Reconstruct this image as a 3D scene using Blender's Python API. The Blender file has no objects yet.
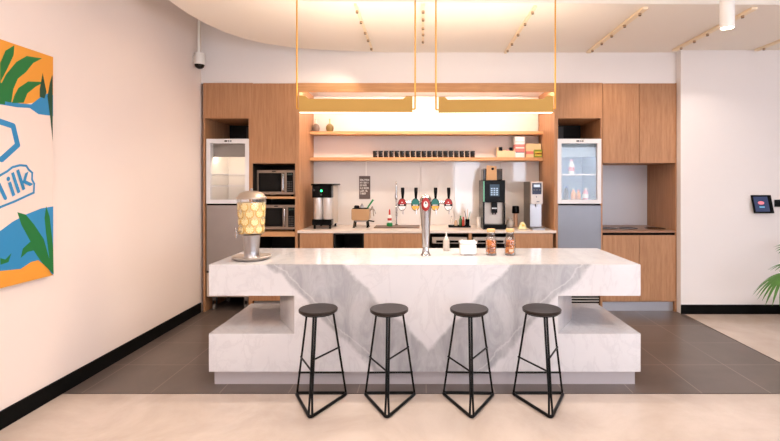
import bpy, bmesh, math, random
from mathutils import Vector, Matrix
random.seed(7)
S = bpy.context.scene
C = S.collection
PI = math.pi

# ------------------------------------------------------------------ camera, world, exposure
cam_d = bpy.data.cameras.new('camera'); cam = bpy.data.objects.new('camera', cam_d); C.objects.link(cam)
cam.location = (0, 0, 1.5); cam.rotation_euler = (PI/2, 0, 0)
cam_d.sensor_width = 36; cam_d.lens = 36*460/780
cam_d.shift_x = -(422-390)/780; cam_d.shift_y = -(220.5-182)/780
S.camera = cam
S.view_settings.view_transform = 'Standard'; S.view_settings.look = 'None'
S.view_settings.gamma = 1; S.view_settings.use_curve_mapping = False
S.view_settings.exposure = 0.1
w = bpy.data.worlds.new('daylight'); S.world = w; w.use_nodes = True
w.node_tree.nodes['Background'].inputs[0].default_value = (0.87, 0.91, 1.0, 1)
w.node_tree.nodes['Background'].inputs[1].default_value = 7.5
F = 460.0

def area(name, loc, rot, sx, sy, power, col):
    d = bpy.data.lights.new(name, 'AREA'); d.shape = 'RECTANGLE'; d.size = sx; d.size_y = sy
    d.energy = power; d.color = col
    o = bpy.data.objects.new(name, d); C.objects.link(o); o.location = loc; o.rotation_euler = rot
    return o
# unseen warm fill lamps, added above and behind the camera to brighten the room
area('overhead_fill', (-1.2, 1.2, 3.24), (0, 0, 0), 2.4, 1.2, 62, (1.0, 0.88, 0.79))
area('overhead_fill', (1.8, 1.2, 3.24), (0, 0, 0), 2.4, 1.2, 52, (1.0, 0.92, 0.86))
area('overhead_fill', (0.0, -1.8, 3.24), (0, 0, 0), 4.0, 1.2, 60, (1.0, 0.93, 0.88))

# ------------------------------------------------------------------ materials
def lin(c):
    return tuple(((v/255)/12.92 if v/255 <= 0.04045 else ((v/255+0.055)/1.055)**2.4) for v in c)
def mat(name, col, rough=0.5, metal=0.0, emit=None, es=1.0, trans=0.0, coat=0.0, spec=None, alpha=None, noise=0.0, nscale=20, ior=1.45):
    m = bpy.data.materials.new(name); m.use_nodes = True
    nt = m.node_tree; b = nt.nodes['Principled BSDF']
    c = lin(col)
    b.inputs['Base Color'].default_value = (*c, 1)
    b.inputs['Roughness'].default_value = rough; b.inputs['Metallic'].default_value = metal
    b.inputs['IOR'].default_value = ior
    if trans: b.inputs['Transmission Weight'].default_value = trans
    if coat: b.inputs['Coat Weight'].default_value = coat; b.inputs['Coat Roughness'].default_value = 0.06
    if spec is not None: b.inputs['Specular IOR Level'].default_value = spec
    if emit:
        b.inputs['Emission Color'].default_value = (*lin(emit), 1); b.inputs['Emission Strength'].default_value = es
    if noise:
        tc = nt.nodes.new('ShaderNodeTexCoord'); n = nt.nodes.new('ShaderNodeTexNoise'); n.inputs['Scale'].default_value = nscale
        n.inputs['Detail'].default_value = 5
        mx = nt.nodes.new('ShaderNodeMix'); mx.data_type = 'RGBA'
        nt.links.new(tc.outputs['Object'], n.inputs['Vector']); nt.links.new(n.outputs['Fac'], mx.inputs['Factor'])
        mx.inputs[6].default_value = (*[v*(1-noise) for v in c], 1); mx.inputs[7].default_value = (*[min(1, v*(1+noise)) for v in c], 1)
        nt.links.new(mx.outputs[2], b.inputs['Base Color'])
    return m
def ramp(nt, pts):
    r = nt.nodes.new('ShaderNodeValToRGB')
    while len(r.color_ramp.elements) < len(pts): r.color_ramp.elements.new(0.5)
    for e, (p, c) in zip(r.color_ramp.elements, pts): e.position = p; e.color = (*c, 1)
    return r
def wood(name, dark, light, axis='Z', rough=0.45, stretch=14):
    m = bpy.data.materials.new(name); m.use_nodes = True; nt = m.node_tree; b = nt.nodes['Principled BSDF']
    tc = nt.nodes.new('ShaderNodeTexCoord'); mp = nt.nodes.new('ShaderNodeMapping')
    sc = {'X': (1, stretch, stretch), 'Y': (stretch, 1, stretch), 'Z': (stretch, stretch, 1)}[axis]
    mp.inputs['Scale'].default_value = sc
    n = nt.nodes.new('ShaderNodeTexNoise'); n.inputs['Scale'].default_value = 2.2; n.inputs['Detail'].default_value = 8; n.inputs['Roughness'].default_value = 0.65
    n2 = nt.nodes.new('ShaderNodeTexNoise'); n2.inputs['Scale'].default_value = 9; n2.inputs['Detail'].default_value = 4
    ad = nt.nodes.new('ShaderNodeMath'); ad.operation = 'MULTIPLY_ADD'; ad.inputs[1].default_value = 0.35
    r = ramp(nt, [(0.35, lin(dark)), (0.85, lin(light))])
    nt.links.new(tc.outputs['Object'], mp.inputs['Vector']); nt.links.new(mp.outputs[0], n.inputs['Vector']); nt.links.new(mp.outputs[0], n2.inputs['Vector'])
    nt.links.new(n2.outputs['Fac'], ad.inputs[0]); nt.links.new(n.outputs['Fac'], ad.inputs[2])
    nt.links.new(ad.outputs[0], r.inputs[0]); nt.links.new(r.outputs[0], b.inputs['Base Color'])
    b.inputs['Roughness'].default_value = rough; b.inputs['Specular IOR Level'].default_value = 0.3
    return m

OAK = wood('oak_veneer', (154, 107, 74), (186, 139, 102))
OAKX = wood('oak_shelf', (180, 128, 84), (208, 158, 112), 'X')
STOOLWOOD = wood('dark_stained_wood', (14, 10, 9), (42, 31, 27), 'X', 0.38, 20)
LIDWOOD = wood('bamboo', (200, 150, 95), (226, 184, 132), 'X')
WALL = mat('warm_white_paint', (234, 218, 208), 0.75, noise=0.02, nscale=2)
WALLB = mat('white_paint', (236, 230, 227), 0.75, noise=0.015, nscale=2)
CEIL = mat('ceiling_paint', (240, 231, 220), 0.8)
CEILW = mat('ceiling_white', (232, 230, 232), 0.8)
BLACK = mat('black_baseboard', (5, 5, 5), 0.8, spec=0.15)
BLK = mat('black_metal', (5, 5, 5), 0.35, 0.0, spec=0.22)
BPL = mat('black_plastic', (4, 4, 5), 0.22, spec=0.16)
DARK = mat('dark_interior', (18, 16, 15), 0.6)
DGREY = mat('dark_grey_panel', (72, 68, 68), 0.5)
STEEL = mat('brushed_steel', (168, 165, 166), 0.28, 1.0, noise=0.05, nscale=8)
STEELW = mat('satin_steel', (188, 176, 166), 0.38, 0.7)
STEELD = mat('dark_brushed_steel', (118, 116, 118), 0.32, 1.0, noise=0.12, nscale=3)
CHROME = mat('chrome', (186, 184, 184), 0.1, 1.0)
GOLD = mat('gold_paint', (178, 138, 64), 0.5, 0.1)
GOLDROD = mat('gold_rod', (214, 158, 62), 0.4, 0.3)
WFRAME = mat('white_frame', (226, 224, 226), 0.35)
WINT = mat('white_liner', (232, 228, 224), 0.5)
WORK = mat('worktop_cream', (226, 212, 202), 0.28, noise=0.02)
PLASW = mat('white_plastic', (238, 234, 228), 0.35)
CERA = mat('white_ceramic', (238, 234, 230), 0.2)
SPLASH = mat('glossy_backsplash', (226, 220, 216), 0.03, spec=0.7, coat=0.5)
TOEK = mat('metal_kickboard', (178, 176, 180), 0.35, 0.5)
def glassmat(name, tint=(255, 255, 255), refl=0.03):
    m = bpy.data.materials.new(name); m.use_nodes = True; nt = m.node_tree
    for n in list(nt.nodes): nt.nodes.remove(n)
    o = nt.nodes.new('ShaderNodeOutputMaterial'); t = nt.nodes.new('ShaderNodeBsdfTransparent'); g = nt.nodes.new('ShaderNodeBsdfGlossy')
    t.inputs[0].default_value = (*lin(tint), 1); g.inputs['Roughness'].default_value = 0.03
    fr = nt.nodes.new('ShaderNodeFresnel'); fr.inputs[0].default_value = 1.4
    ad = nt.nodes.new('ShaderNodeMath'); ad.operation = 'ADD'; ad.inputs[1].default_value = refl; ad.use_clamp = True
    ad.operation = 'MULTIPLY_ADD'; ad.inputs[1].default_value = 0.45; ad.inputs[2].default_value = refl
    mx = nt.nodes.new('ShaderNodeMixShader')
    nt.links.new(fr.outputs[0], ad.inputs[0]); nt.links.new(ad.outputs[0], mx.inputs[0])
    nt.links.new(t.outputs[0], mx.inputs[1]); nt.links.new(g.outputs[0], mx.inputs[2]); nt.links.new(mx.outputs[0], o.inputs[0])
    return m
GLASS = glassmat('clear_glass'); GLASSW = glassmat('window_glass', (250, 252, 255), 0.02)
FROST = glassmat('misted_plastic', (236, 232, 226), 0.18)
def emis(name, col, s):
    return mat(name, (0, 0, 0), 0.5, emit=col, es=s)
LEDW = emis('led_warm', (255, 226, 190), 14)
LEDN = emis('led_niche', (255, 236, 216), 75)
LEDF = emis('fridge_led_warm', (255, 232, 205), 26)
LEDC = emis('fridge_led_cool', (225, 236, 255), 4)

# marble: grey V of veins on the front, fine veining elsewhere
def marble():
    m = bpy.data.materials.new('white_grey_marble'); m.use_nodes = True; nt = m.node_tree; b = nt.nodes['Principled BSDF']
    N = nt.nodes.new; L = nt.links.new
    def M(op, a, b_=None, c_=None, clamp=False):
        n = N('ShaderNodeMath'); n.operation = op; n.use_clamp = clamp
        for i, v in enumerate((a, b_, c_)):
            if v is None: continue
            if isinstance(v, (int, float)): n.inputs[i].default_value = v
            else: L(v, n.inputs[i])
        return n.outputs[0]
    def sm(v, a, b2, lo=0.0, hi=1.0):
        n = N('ShaderNodeMapRange'); n.interpolation_type = 'SMOOTHSTEP'; L(v, n.inputs[0])
        for i, q in zip((1, 2, 3, 4), (a, b2, lo, hi)): n.inputs[i].default_value = q
        return n.outputs[0]
    tc = N('ShaderNodeTexCoord'); sp = N('ShaderNodeSeparateXYZ'); L(tc.outputs['Object'], sp.inputs[0])
    X, Y, Z = sp.outputs
    def noise(scale, detail=6, dist=0.0, vec=None, rough=0.6):
        n = N('ShaderNodeTexNoise'); n.inputs['Scale'].default_value = scale; n.inputs['Detail'].default_value = detail
        n.inputs['Distortion'].default_value = dist; n.inputs['Roughness'].default_value = rough
        L(vec or tc.outputs['Object'], n.inputs['Vector']); return n.outputs['Fac']
    nz = noise(2.6, 6, 0.4)
    wob = M('MULTIPLY', M('SUBTRACT', nz, 0.5), 0.26)
    dl = M('ADD', M('ADD', X, Z), wob)                       # left band
    dr = M('ADD', M('SUBTRACT', Z, X), wob)                  # right band
    def band(d, a, b2):
        return M('MULTIPLY', sm(d, a-0.02, a+0.03), sm(d, b2-0.03, b2+0.02, 1.0, 0.0))
    # Z is measured from the floor: left X+Z in [-0.26,0.30]; right Z-X in [-0.36,0.25]
    bl = M('MULTIPLY', band(dl, -0.26, 0.30), sm(X, 0.10, 0.30, 1.0, 0.0))
    br = M('MULTIPLY', band(dr, -0.34, 0.25), sm(X, -0.12, 0.08, 0.0, 1.0))
    vband = M('MAXIMUM', bl, br)
    front = sm(Y, 0.004, 0.03, 1.0, 0.25)
    vband = M('MULTIPLY', vband, front)
    # streaks that run along the band
    mp = N('ShaderNodeMapping'); mp.inputs['Rotation'].default_value = (0, PI/4, 0); mp.inputs['Scale'].default_value = (4.5, 2, 1.8)
    ab = N('ShaderNodeCombineXYZ'); L(M('ABSOLUTE', M('SUBTRACT', X, 0.05)), ab.inputs[0]); L(Y, ab.inputs[1]); L(Z, ab.inputs[2])
    L(ab.outputs[0], mp.inputs['Vector'])
    st = noise(2.2, 7, 1.2, mp.outputs[0])
    tone = M('MULTIPLY_ADD', sm(st, 0.3, 0.7), 0.40, 0.55)
    bandf = M('MULTIPLY', vband, tone, clamp=True)
    # light seam along the outer edge
    seam = M('MAXIMUM', M('MULTIPLY', sm(M('ABSOLUTE', M('ADD', dl, 0.20)), 0.0, 0.012, 1.0, 0.0), sm(X, 0, 0.1, 1, 0)),
             M('MULTIPLY', sm(M('ABSOLUTE', M('ADD', dr, 0.27)), 0.0, 0.012, 1.0, 0.0), sm(X, 0, 0.1, 0, 1)))
    # fine veins
    v1 = sm(M('ABSOLUTE', M('SUBTRACT', noise(1.1, 9, 0.8, mp.outputs[0]), 0.5)), 0.0, 0.035, 1.0, 0.0)
    v2 = sm(M('ABSOLUTE', M('SUBTRACT', noise(1.6, 8, 1.0), 0.5)), 0.0, 0.02, 1.0, 0.0)
    cloud = noise(4, 6)
    c1 = N('ShaderNodeMix'); c1.data_type = 'RGBA'; c1.inputs[6].default_value = (*lin((206, 203, 205)), 1); c1.inputs[7].default_value = (*lin((217, 214, 215)), 1)
    L(cloud, c1.inputs[0])
    c2 = N('ShaderNodeMix'); c2.data_type = 'RGBA'; L(c1.outputs[2], c2.inputs[6]); c2.inputs[7].default_value = (*lin((186, 182, 186)), 1)
    L(M('MULTIPLY', M('MAXIMUM', v1, M('MULTIPLY', v2, 0.8)), 0.26), c2.inputs[0])
    c3 = N('ShaderNodeMix'); c3.data_type = 'RGBA'; L(c2.outputs[2], c3.inputs[6]); c3.inputs[7].default_value = (*lin((150, 149, 152)), 1)
    L(M('MULTIPLY', bandf, 0.95), c3.inputs[0])
    c4 = N('ShaderNodeMix'); c4.data_type = 'RGBA'; L(c3.outputs[2], c4.inputs[6]); c4.inputs[7].default_value = (*lin((236, 232, 232)), 1)
    L(M('MULTIPLY', M('MULTIPLY', seam, front), 0.25), c4.inputs[0])
    L(c4.outputs[2], b.inputs['Base Color'])
    b.inputs['Roughness'].default_value = 0.07
    return m
MARBLE = marble()

def floor_mat(name, base, var, rough, tiles=None):
    m = bpy.data.materials.new(name); m.use_nodes = True; nt = m.node_tree; b = nt.nodes['Principled BSDF']
    N = nt.nodes.new; L = nt.links.new
    tc = N('ShaderNodeTexCoord'); n = N('ShaderNodeTexNoise'); n.inputs['Scale'].default_value = 1.6; n.inputs['Detail'].default_value = 9; n.inputs['Roughness'].default_value = 0.62
    n.inputs['Distortion'].default_value = 0.5
    L(tc.outputs['Object'], n.inputs['Vector'])
    r = ramp(nt, [(0.3, lin(base)), (0.7, lin(var))]); L(n.outputs['Fac'], r.inputs[0])
    out = r.outputs[0]
    if tiles:
        sp = N('ShaderNodeSeparateXYZ'); L(tc.outputs['Object'], sp.inputs[0])
        def line(ax, off, step):
            a = N('ShaderNodeMath'); a.operation = 'ADD'; L(ax, a.inputs[0]); a.inputs[1].default_value = -off + 20*step
            d = N('ShaderNodeMath'); d.operation = 'DIVIDE'; L(a.outputs[0], d.inputs[0]); d.inputs[1].default_value = step
            f = N('ShaderNodeMath'); f.operation = 'FRACT'; L(d.outputs[0], f.inputs[0])
            p = N('ShaderNodeMath'); p.operation = 'PINGPONG'; L(f.outputs[0], p.inputs[0]); p.inputs[1].default_value = 0.5
            mr = N('ShaderNodeMapRange'); L(p.outputs[0], mr.inputs[0]); mr.inputs[1].default_value = 0.0; mr.inputs[2].default_value = 0.012/step*0.5
            mr.inputs[3].default_value = 1; mr.inputs[4].default_value = 0; return mr.outputs[0]
        mxx = N('ShaderNodeMath'); mxx.operation = 'MAXIMUM'
        L(line(sp.outputs[0], tiles[0], tiles[2]), mxx.inputs[0]); L(line(sp.outputs[1], tiles[1], tiles[3]), mxx.inputs[1])
        n3 = N('ShaderNodeTexNoise'); n3.inputs['Scale'].default_value = 1.3; L(tc.outputs['Object'], n3.inputs['Vector'])
        mm = N('ShaderNodeMath'); mm.operation = 'MULTIPLY'; L(mxx.outputs[0], mm.inputs[0]); L(n3.outputs['Fac'], mm.inputs[1])
        mx = N('ShaderNodeMix'); mx.data_type = 'RGBA'; L(mm.outputs[0], mx.inputs[0]); L(out, mx.inputs[6]); mx.inputs[7].default_value = (*lin((168, 150, 138)), 1)
        out = mx.outputs[2]
    L(out, b.inputs['Base Color']); b.inputs['Roughness'].default_value = rough
    return m
FLOORB = floor_mat('polished_beige_concrete', (180, 163, 150), (206, 190, 178), 0.22)
FLOORT = floor_mat('grey_brown_tile', (84, 73, 67), (104, 91, 84), 0.3, (2.97, 3.26, 0.49, 0.515))

# ------------------------------------------------------------------ mesh helpers
class B:
    def __init__(s): s.bm = bmesh.new(); s.mi = 0
    def _tag(s, fs):
        for f in fs: f.material_index = s.mi
    def box(s, x0, x1, y0, y1, z0, z1):
        v = [s.bm.verts.new(p) for p in ((x0,y0,z0),(x1,y0,z0),(x1,y1,z0),(x0,y1,z0),(x0,y0,z1),(x1,y0,z1),(x1,y1,z1),(x0,y1,z1))]
        s._tag([s.bm.faces.new([v[i] for i in q]) for q in ((3,2,1,0),(4,5,6,7),(0,1,5,4),(1,2,6,5),(2,3,7,6),(3,0,4,7))]); return s
    def prism(s, pts, a, b, axis='z', flip=False):
        def P(p, t):
            return {'z': (p[0], p[1], t), 'y': (p[0], t, p[1]), 'x': (t, p[0], p[1])}[axis]
        lo = [s.bm.verts.new(P(p, a)) for p in pts]; hi = [s.bm.verts.new(P(p, b)) for p in pts]; n = len(pts)
        fs = [s.bm.faces.new(lo[::-1]), s.bm.faces.new(hi)]
        fs += [s.bm.faces.new((lo[i], lo[(i+1) % n], hi[(i+1) % n], hi[i])) for i in range(n)]
        s._tag(fs); return s
    def lathe(s, prof, c=(0,0,0), seg=32, sx=1, sy=1):
        rings = []
        for r, z in prof:
            if r < 1e-5: rings.append([s.bm.verts.new((c[0], c[1], c[2]+z))])
            else: rings.append([s.bm.verts.new((c[0]+r*sx*math.cos(2*PI*k/seg), c[1]+r*sy*math.sin(2*PI*k/seg), c[2]+z)) for k in range(seg)])
        fs = []
        for a, b in zip(rings, rings[1:]):
            for k in range(seg):
                k2 = (k+1) % seg
                if len(a) == 1 and len(b) == 1: continue
                if len(a) == 1: fs.append(s.bm.faces.new((a[0], b[k2], b[k])))
                elif len(b) == 1: fs.append(s.bm.faces.new((a[k], a[k2], b[0])))
                else: fs.append(s.bm.faces.new((a[k], a[k2], b[k2], b[k])))
        s._tag(fs); return s
    def cyl(s, r, z0, z1, c=(0,0), seg=28, r2=None):
        r2 = r if r2 is None else r2
        return s.lathe([(0, z0), (r, z0), (r2, z1), (0, z1)], (c[0], c[1], 0), seg)
    def tube(s, pts, r, seg=10, closed=False, r1=None):
        pts = [Vector(p) for p in pts]; n = len(pts); rings = []
        up = None
        for i, p in enumerate(pts):
            if closed: t = (pts[(i+1) % n]-pts[i-1]).normalized()
            elif i == 0: t = (pts[1]-p).normalized()
            elif i == n-1: t = (p-pts[i-1]).normalized()
            else: t = ((pts[i+1]-p).normalized()+(p-pts[i-1]).normalized()).normalized()
            if up is None:
                up = t.orthogonal().normalized()
            else:
                up = (up-t*up.dot(t)); up = up.normalized() if up.length > 1e-6 else t.orthogonal().normalized()
            sd = t.cross(up).normalized()
            rr = r if r1 is None else r+(r1-r)*i/(n-1)
            rings.append([s.bm.verts.new(p+up*rr*math.cos(2*PI*k/seg)+sd*rr*math.sin(2*PI*k/seg)) for k in range(seg)])
        fs = []
        pairs = list(zip(rings, rings[1:]))
        for a, b in pairs:
            for k in range(seg): fs.append(s.bm.faces.new((a[k], a[(k+1) % seg], b[(k+1) % seg], b[k])))
        if closed:
            a, b = rings[-1], rings[0]
            best = min(range(seg), key=lambda q: (a[0].co-b[q].co).length)
            for k in range(seg): fs.append(s.bm.faces.new((a[k], a[(k+1) % seg], b[(k+1+best) % seg], b[(k+best) % seg])))
        else:
            fs.append(s.bm.faces.new(rings[0][::-1])); fs.append(s.bm.faces.new(rings[-1]))
        s._tag(fs); return s
    def rodbox(s, p, q, r=0.006): return s.tube([p, q], r, 8)
    def xf(s, m):
        bmesh.ops.transform(s.bm, matrix=m, verts=s.bm.verts); return s
def rounded(pts, rad, n=5, closed=True):
    """Round the corners of a polyline."""
    pts = [Vector(p) for p in pts]; out = []; m = len(pts)
    for i in range(m):
        if not closed and i in (0, m-1): out.append(pts[i]); continue
        p, a, b = pts[i], pts[i-1], pts[(i+1) % m]
        da, db = (a-p), (b-p); d = min(rad, da.length*0.45, db.length*0.45)
        A, Bq = p+da.normalized()*d, p+db.normalized()*d
        for k in range(n+1):
            t = k/n; out.append(A*(1-t)**2+p*2*t*(1-t)+Bq*t*t)
    return out
def obj(name, b, ms, parent=None, bev=0, smooth=None, seg=2):
    me = bpy.data.meshes.new(name); bmesh.ops.recalc_face_normals(b.bm, faces=b.bm.faces)
    b.bm.to_mesh(me); b.bm.free()
    for m in (ms if isinstance(ms, (list, tuple)) else [ms]): me.materials.append(m)
    o = bpy.data.objects.new(name, me); C.objects.link(o)
    if parent: o.parent = parent
    if bev:
        md = o.modifiers.new('bevel', 'BEVEL'); md.width = bev; md.segments = seg; md.limit_method = 'ANGLE'; md.angle_limit = math.radians(40)
    if smooth is None: smooth = 35
    if smooth:
        for p in me.polygons: p.use_smooth = True
        try: me.set_sharp_from_angle(angle=math.radians(smooth))
        except Exception: pass
    return o
def thing(name, label, cat, loc=(0,0,0), rz=0, group=None):
    o = bpy.data.objects.new(name, None); C.objects.link(o); o.location = loc; o.rotation_euler = (0, 0, rz)
    o.empty_display_size = 0.1
    o['label'] = label; o['category'] = cat
    if group: o['group'] = group
    return o
def tag(o, label, cat, group=None, kind=None):
    o['label'] = label; o['category'] = cat
    if group: o['group'] = group
    if kind: o['kind'] = kind
    return o
def struct(name, b, m, **k):
    o = obj(name, b, m, **k); o['kind'] = 'structure'; return o
def dup(root, loc, rz, label, group=None):
    r = root.copy(); C.objects.link(r); r.location = loc; r.rotation_euler = (0, 0, rz); r['label'] = label
    if group: r['group'] = group
    for ch in list(root.children):
        c = ch.copy(); C.objects.link(c); c.parent = r
        for g in list(ch.children):
            d = g.copy(); C.objects.link(d); d.parent = c
    return r
def textmesh(txt, size, ext=0.0, off=0.0):
    cu = bpy.data.curves.new('t', 'FONT'); cu.body = txt; cu.size = size; cu.extrude = ext; cu.offset = off; cu.align_x = 'LEFT'
    o = bpy.data.objects.new('t', cu); C.objects.link(o)
    dg = bpy.context.evaluated_depsgraph_get(); me = bpy.data.meshes.new_from_object(o.evaluated_get(dg))
    bpy.data.objects.remove(o); return me
# real positions worked out from the camera's geometry
def wx(px, Y): return (px-422)/F*Y
def wz(py, Y): return 1.5-(py-182)/F*Y

# ------------------------------------------------------------------ room
XL, XR, YB, YF = -2.56, 6.5, 6.05, -4.0
CF = 5.31                                  # front plane of the cabinets
struct('floor', B().box(XL-0.1, XR+0.1, YF-0.1, 3.26, -0.1, 0).box(2.97, XR+0.1, 3.26, YB+0.1, -0.1, 0), FLOORB)
struct('floor', B().box(XL-0.1, 2.97, 3.26, YB+0.1, -0.1, 0), FLOORT)
struct('trim_1', B().box(XL, 2.97, 3.256, 3.264, -0.01, 0.002).box(2.966, 2.974, 3.264, 5.23, -0.01, 0.002), mat('floor_trim', (64, 54, 50), 0.4))
struct('wall_left', B().box(XL-0.1, XL, YF, YB+0.1, 0, 3.7), WALL)
struct('wall_back', B().box(XL, XR+0.1, YB, YB+0.1, 0, 3.7), WALLB)
struct('wall_right', B().box(2.945, XR, 5.235, YB, 0, 3.7), WALLB, bev=0.004)
struct('wall_bulkhead', B().box(XL, 2.945, 5.33, 5.45, 2.643, 3.7), WALLB)
struct('baseboard_left', B().box(XL, XL+0.015, YF, 5.30, 0, 0.11), BLACK)
struct('baseboard_right', B().box(2.945, XR, 5.22, 5.235, 0, 0.105), BLACK)
# side and rear walls behind the camera with tall windows
def wall_with_windows(name, along, at, lo, hi, wins, z0, z1, t=0.1):
    b = B(); cur = lo
    def bx(a, c, q0, q1):
        if c-a < 1e-4: return
        if along == 'x': b.box(a, c, at-t, at, q0, q1)
        else: b.box(at, at+t, a, c, q0, q1)
    for a, c in wins:
        bx(cur, a, 0, 3.7); bx(a, c, 0, z0); bx(a, c, z1, 3.7); cur = c
    bx(cur, hi, 0, 3.7)
    struct(name, b, WALLB)
RW = [(1.05, 2.05), (3.15, 3.65), (4.3, 5.9)]
SW = [(-3.4, -2.2), (-1.6, -0.4), (0.2, 1.4)]
wall_with_windows('wall_rear', 'x', YF, XL, XR+0.1, RW, 0.35, 2.65)
wall_with_windows('wall_side', 'y', XR, YF, YB, SW, 0.3, 2.7)
k = 1
for a, c in RW:
    wf = struct('window_%d' % k, B().box(a, a+0.04, YF-0.07, YF-0.02, 0.35, 2.65).box(c-0.04, c, YF-0.07, YF-0.02, 0.35, 2.65)
                .box(a, c, YF-0.07, YF-0.02, 0.35, 0.39).box(a, c, YF-0.07, YF-0.02, 2.61, 2.65), WFRAME)
    obj('window_pane', B().box(a+0.04, c-0.04, YF-0.05, YF-0.045, 0.39, 2.61), GLASSW, wf); k += 1
for a, c in SW:
    wf = struct('window_%d' % k, B().box(XR+0.02, XR+0.07, a, a+0.04, 0.3, 2.7).box(XR+0.02, XR+0.07, c-0.04, c, 0.3, 2.7)
                .box(XR+0.02, XR+0.07, a, c, 0.3, 0.34).box(XR+0.02, XR+0.07, a, c, 2.66, 2.7), WFRAME)
    obj('window_pane', B().box(XR+0.045, XR+0.05, a+0.04, c-0.04, 0.34, 2.66), GLASSW, wf); k += 1
# upper ceiling, then the lowered ceiling with a rounded back corner and an edge over the island
struct('ceiling', B().box(XL-0.1, XR+0.1, YF-0.1, YB+0.1, 3.6, 3.7), CEILW)
struct('ceiling', B().box(XL, XR, YF, 2.2, 3.3, 3.36), CEILW)
pts = [(-2.09, 2.6), (-2.09, 3.95)]
for px, py in [(-2.085, 4.1), (-2.05, 4.35), (-1.98, 4.6), (-1.87, 4.80), (-1.72, 4.97), (-1.42, 5.15), (-1.02, 5.24), (-0.6, 5.30), (-0.3, 5.33)]: pts.append((px, py))
pts += [(2.945, 5.33), (2.945, 5.235), (XR, 5.235), (XR, 3.93), (2.6, 3.885), (-0.96, 3.825), (-1.02, 3.8), (-1.02, 2.6)]
struct('ceiling', B().prism(pts, 3.0, 3.06), CEIL)
# vertical face of the ceiling step, and its return
struct('trim_2', B().prism([(-0.96, 3.825), (2.6, 3.885), (XR, 3.93), (XR, 3.95), (2.6, 3.905), (-0.98, 3.845)], 3.06, 3.6), CEILW)

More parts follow.
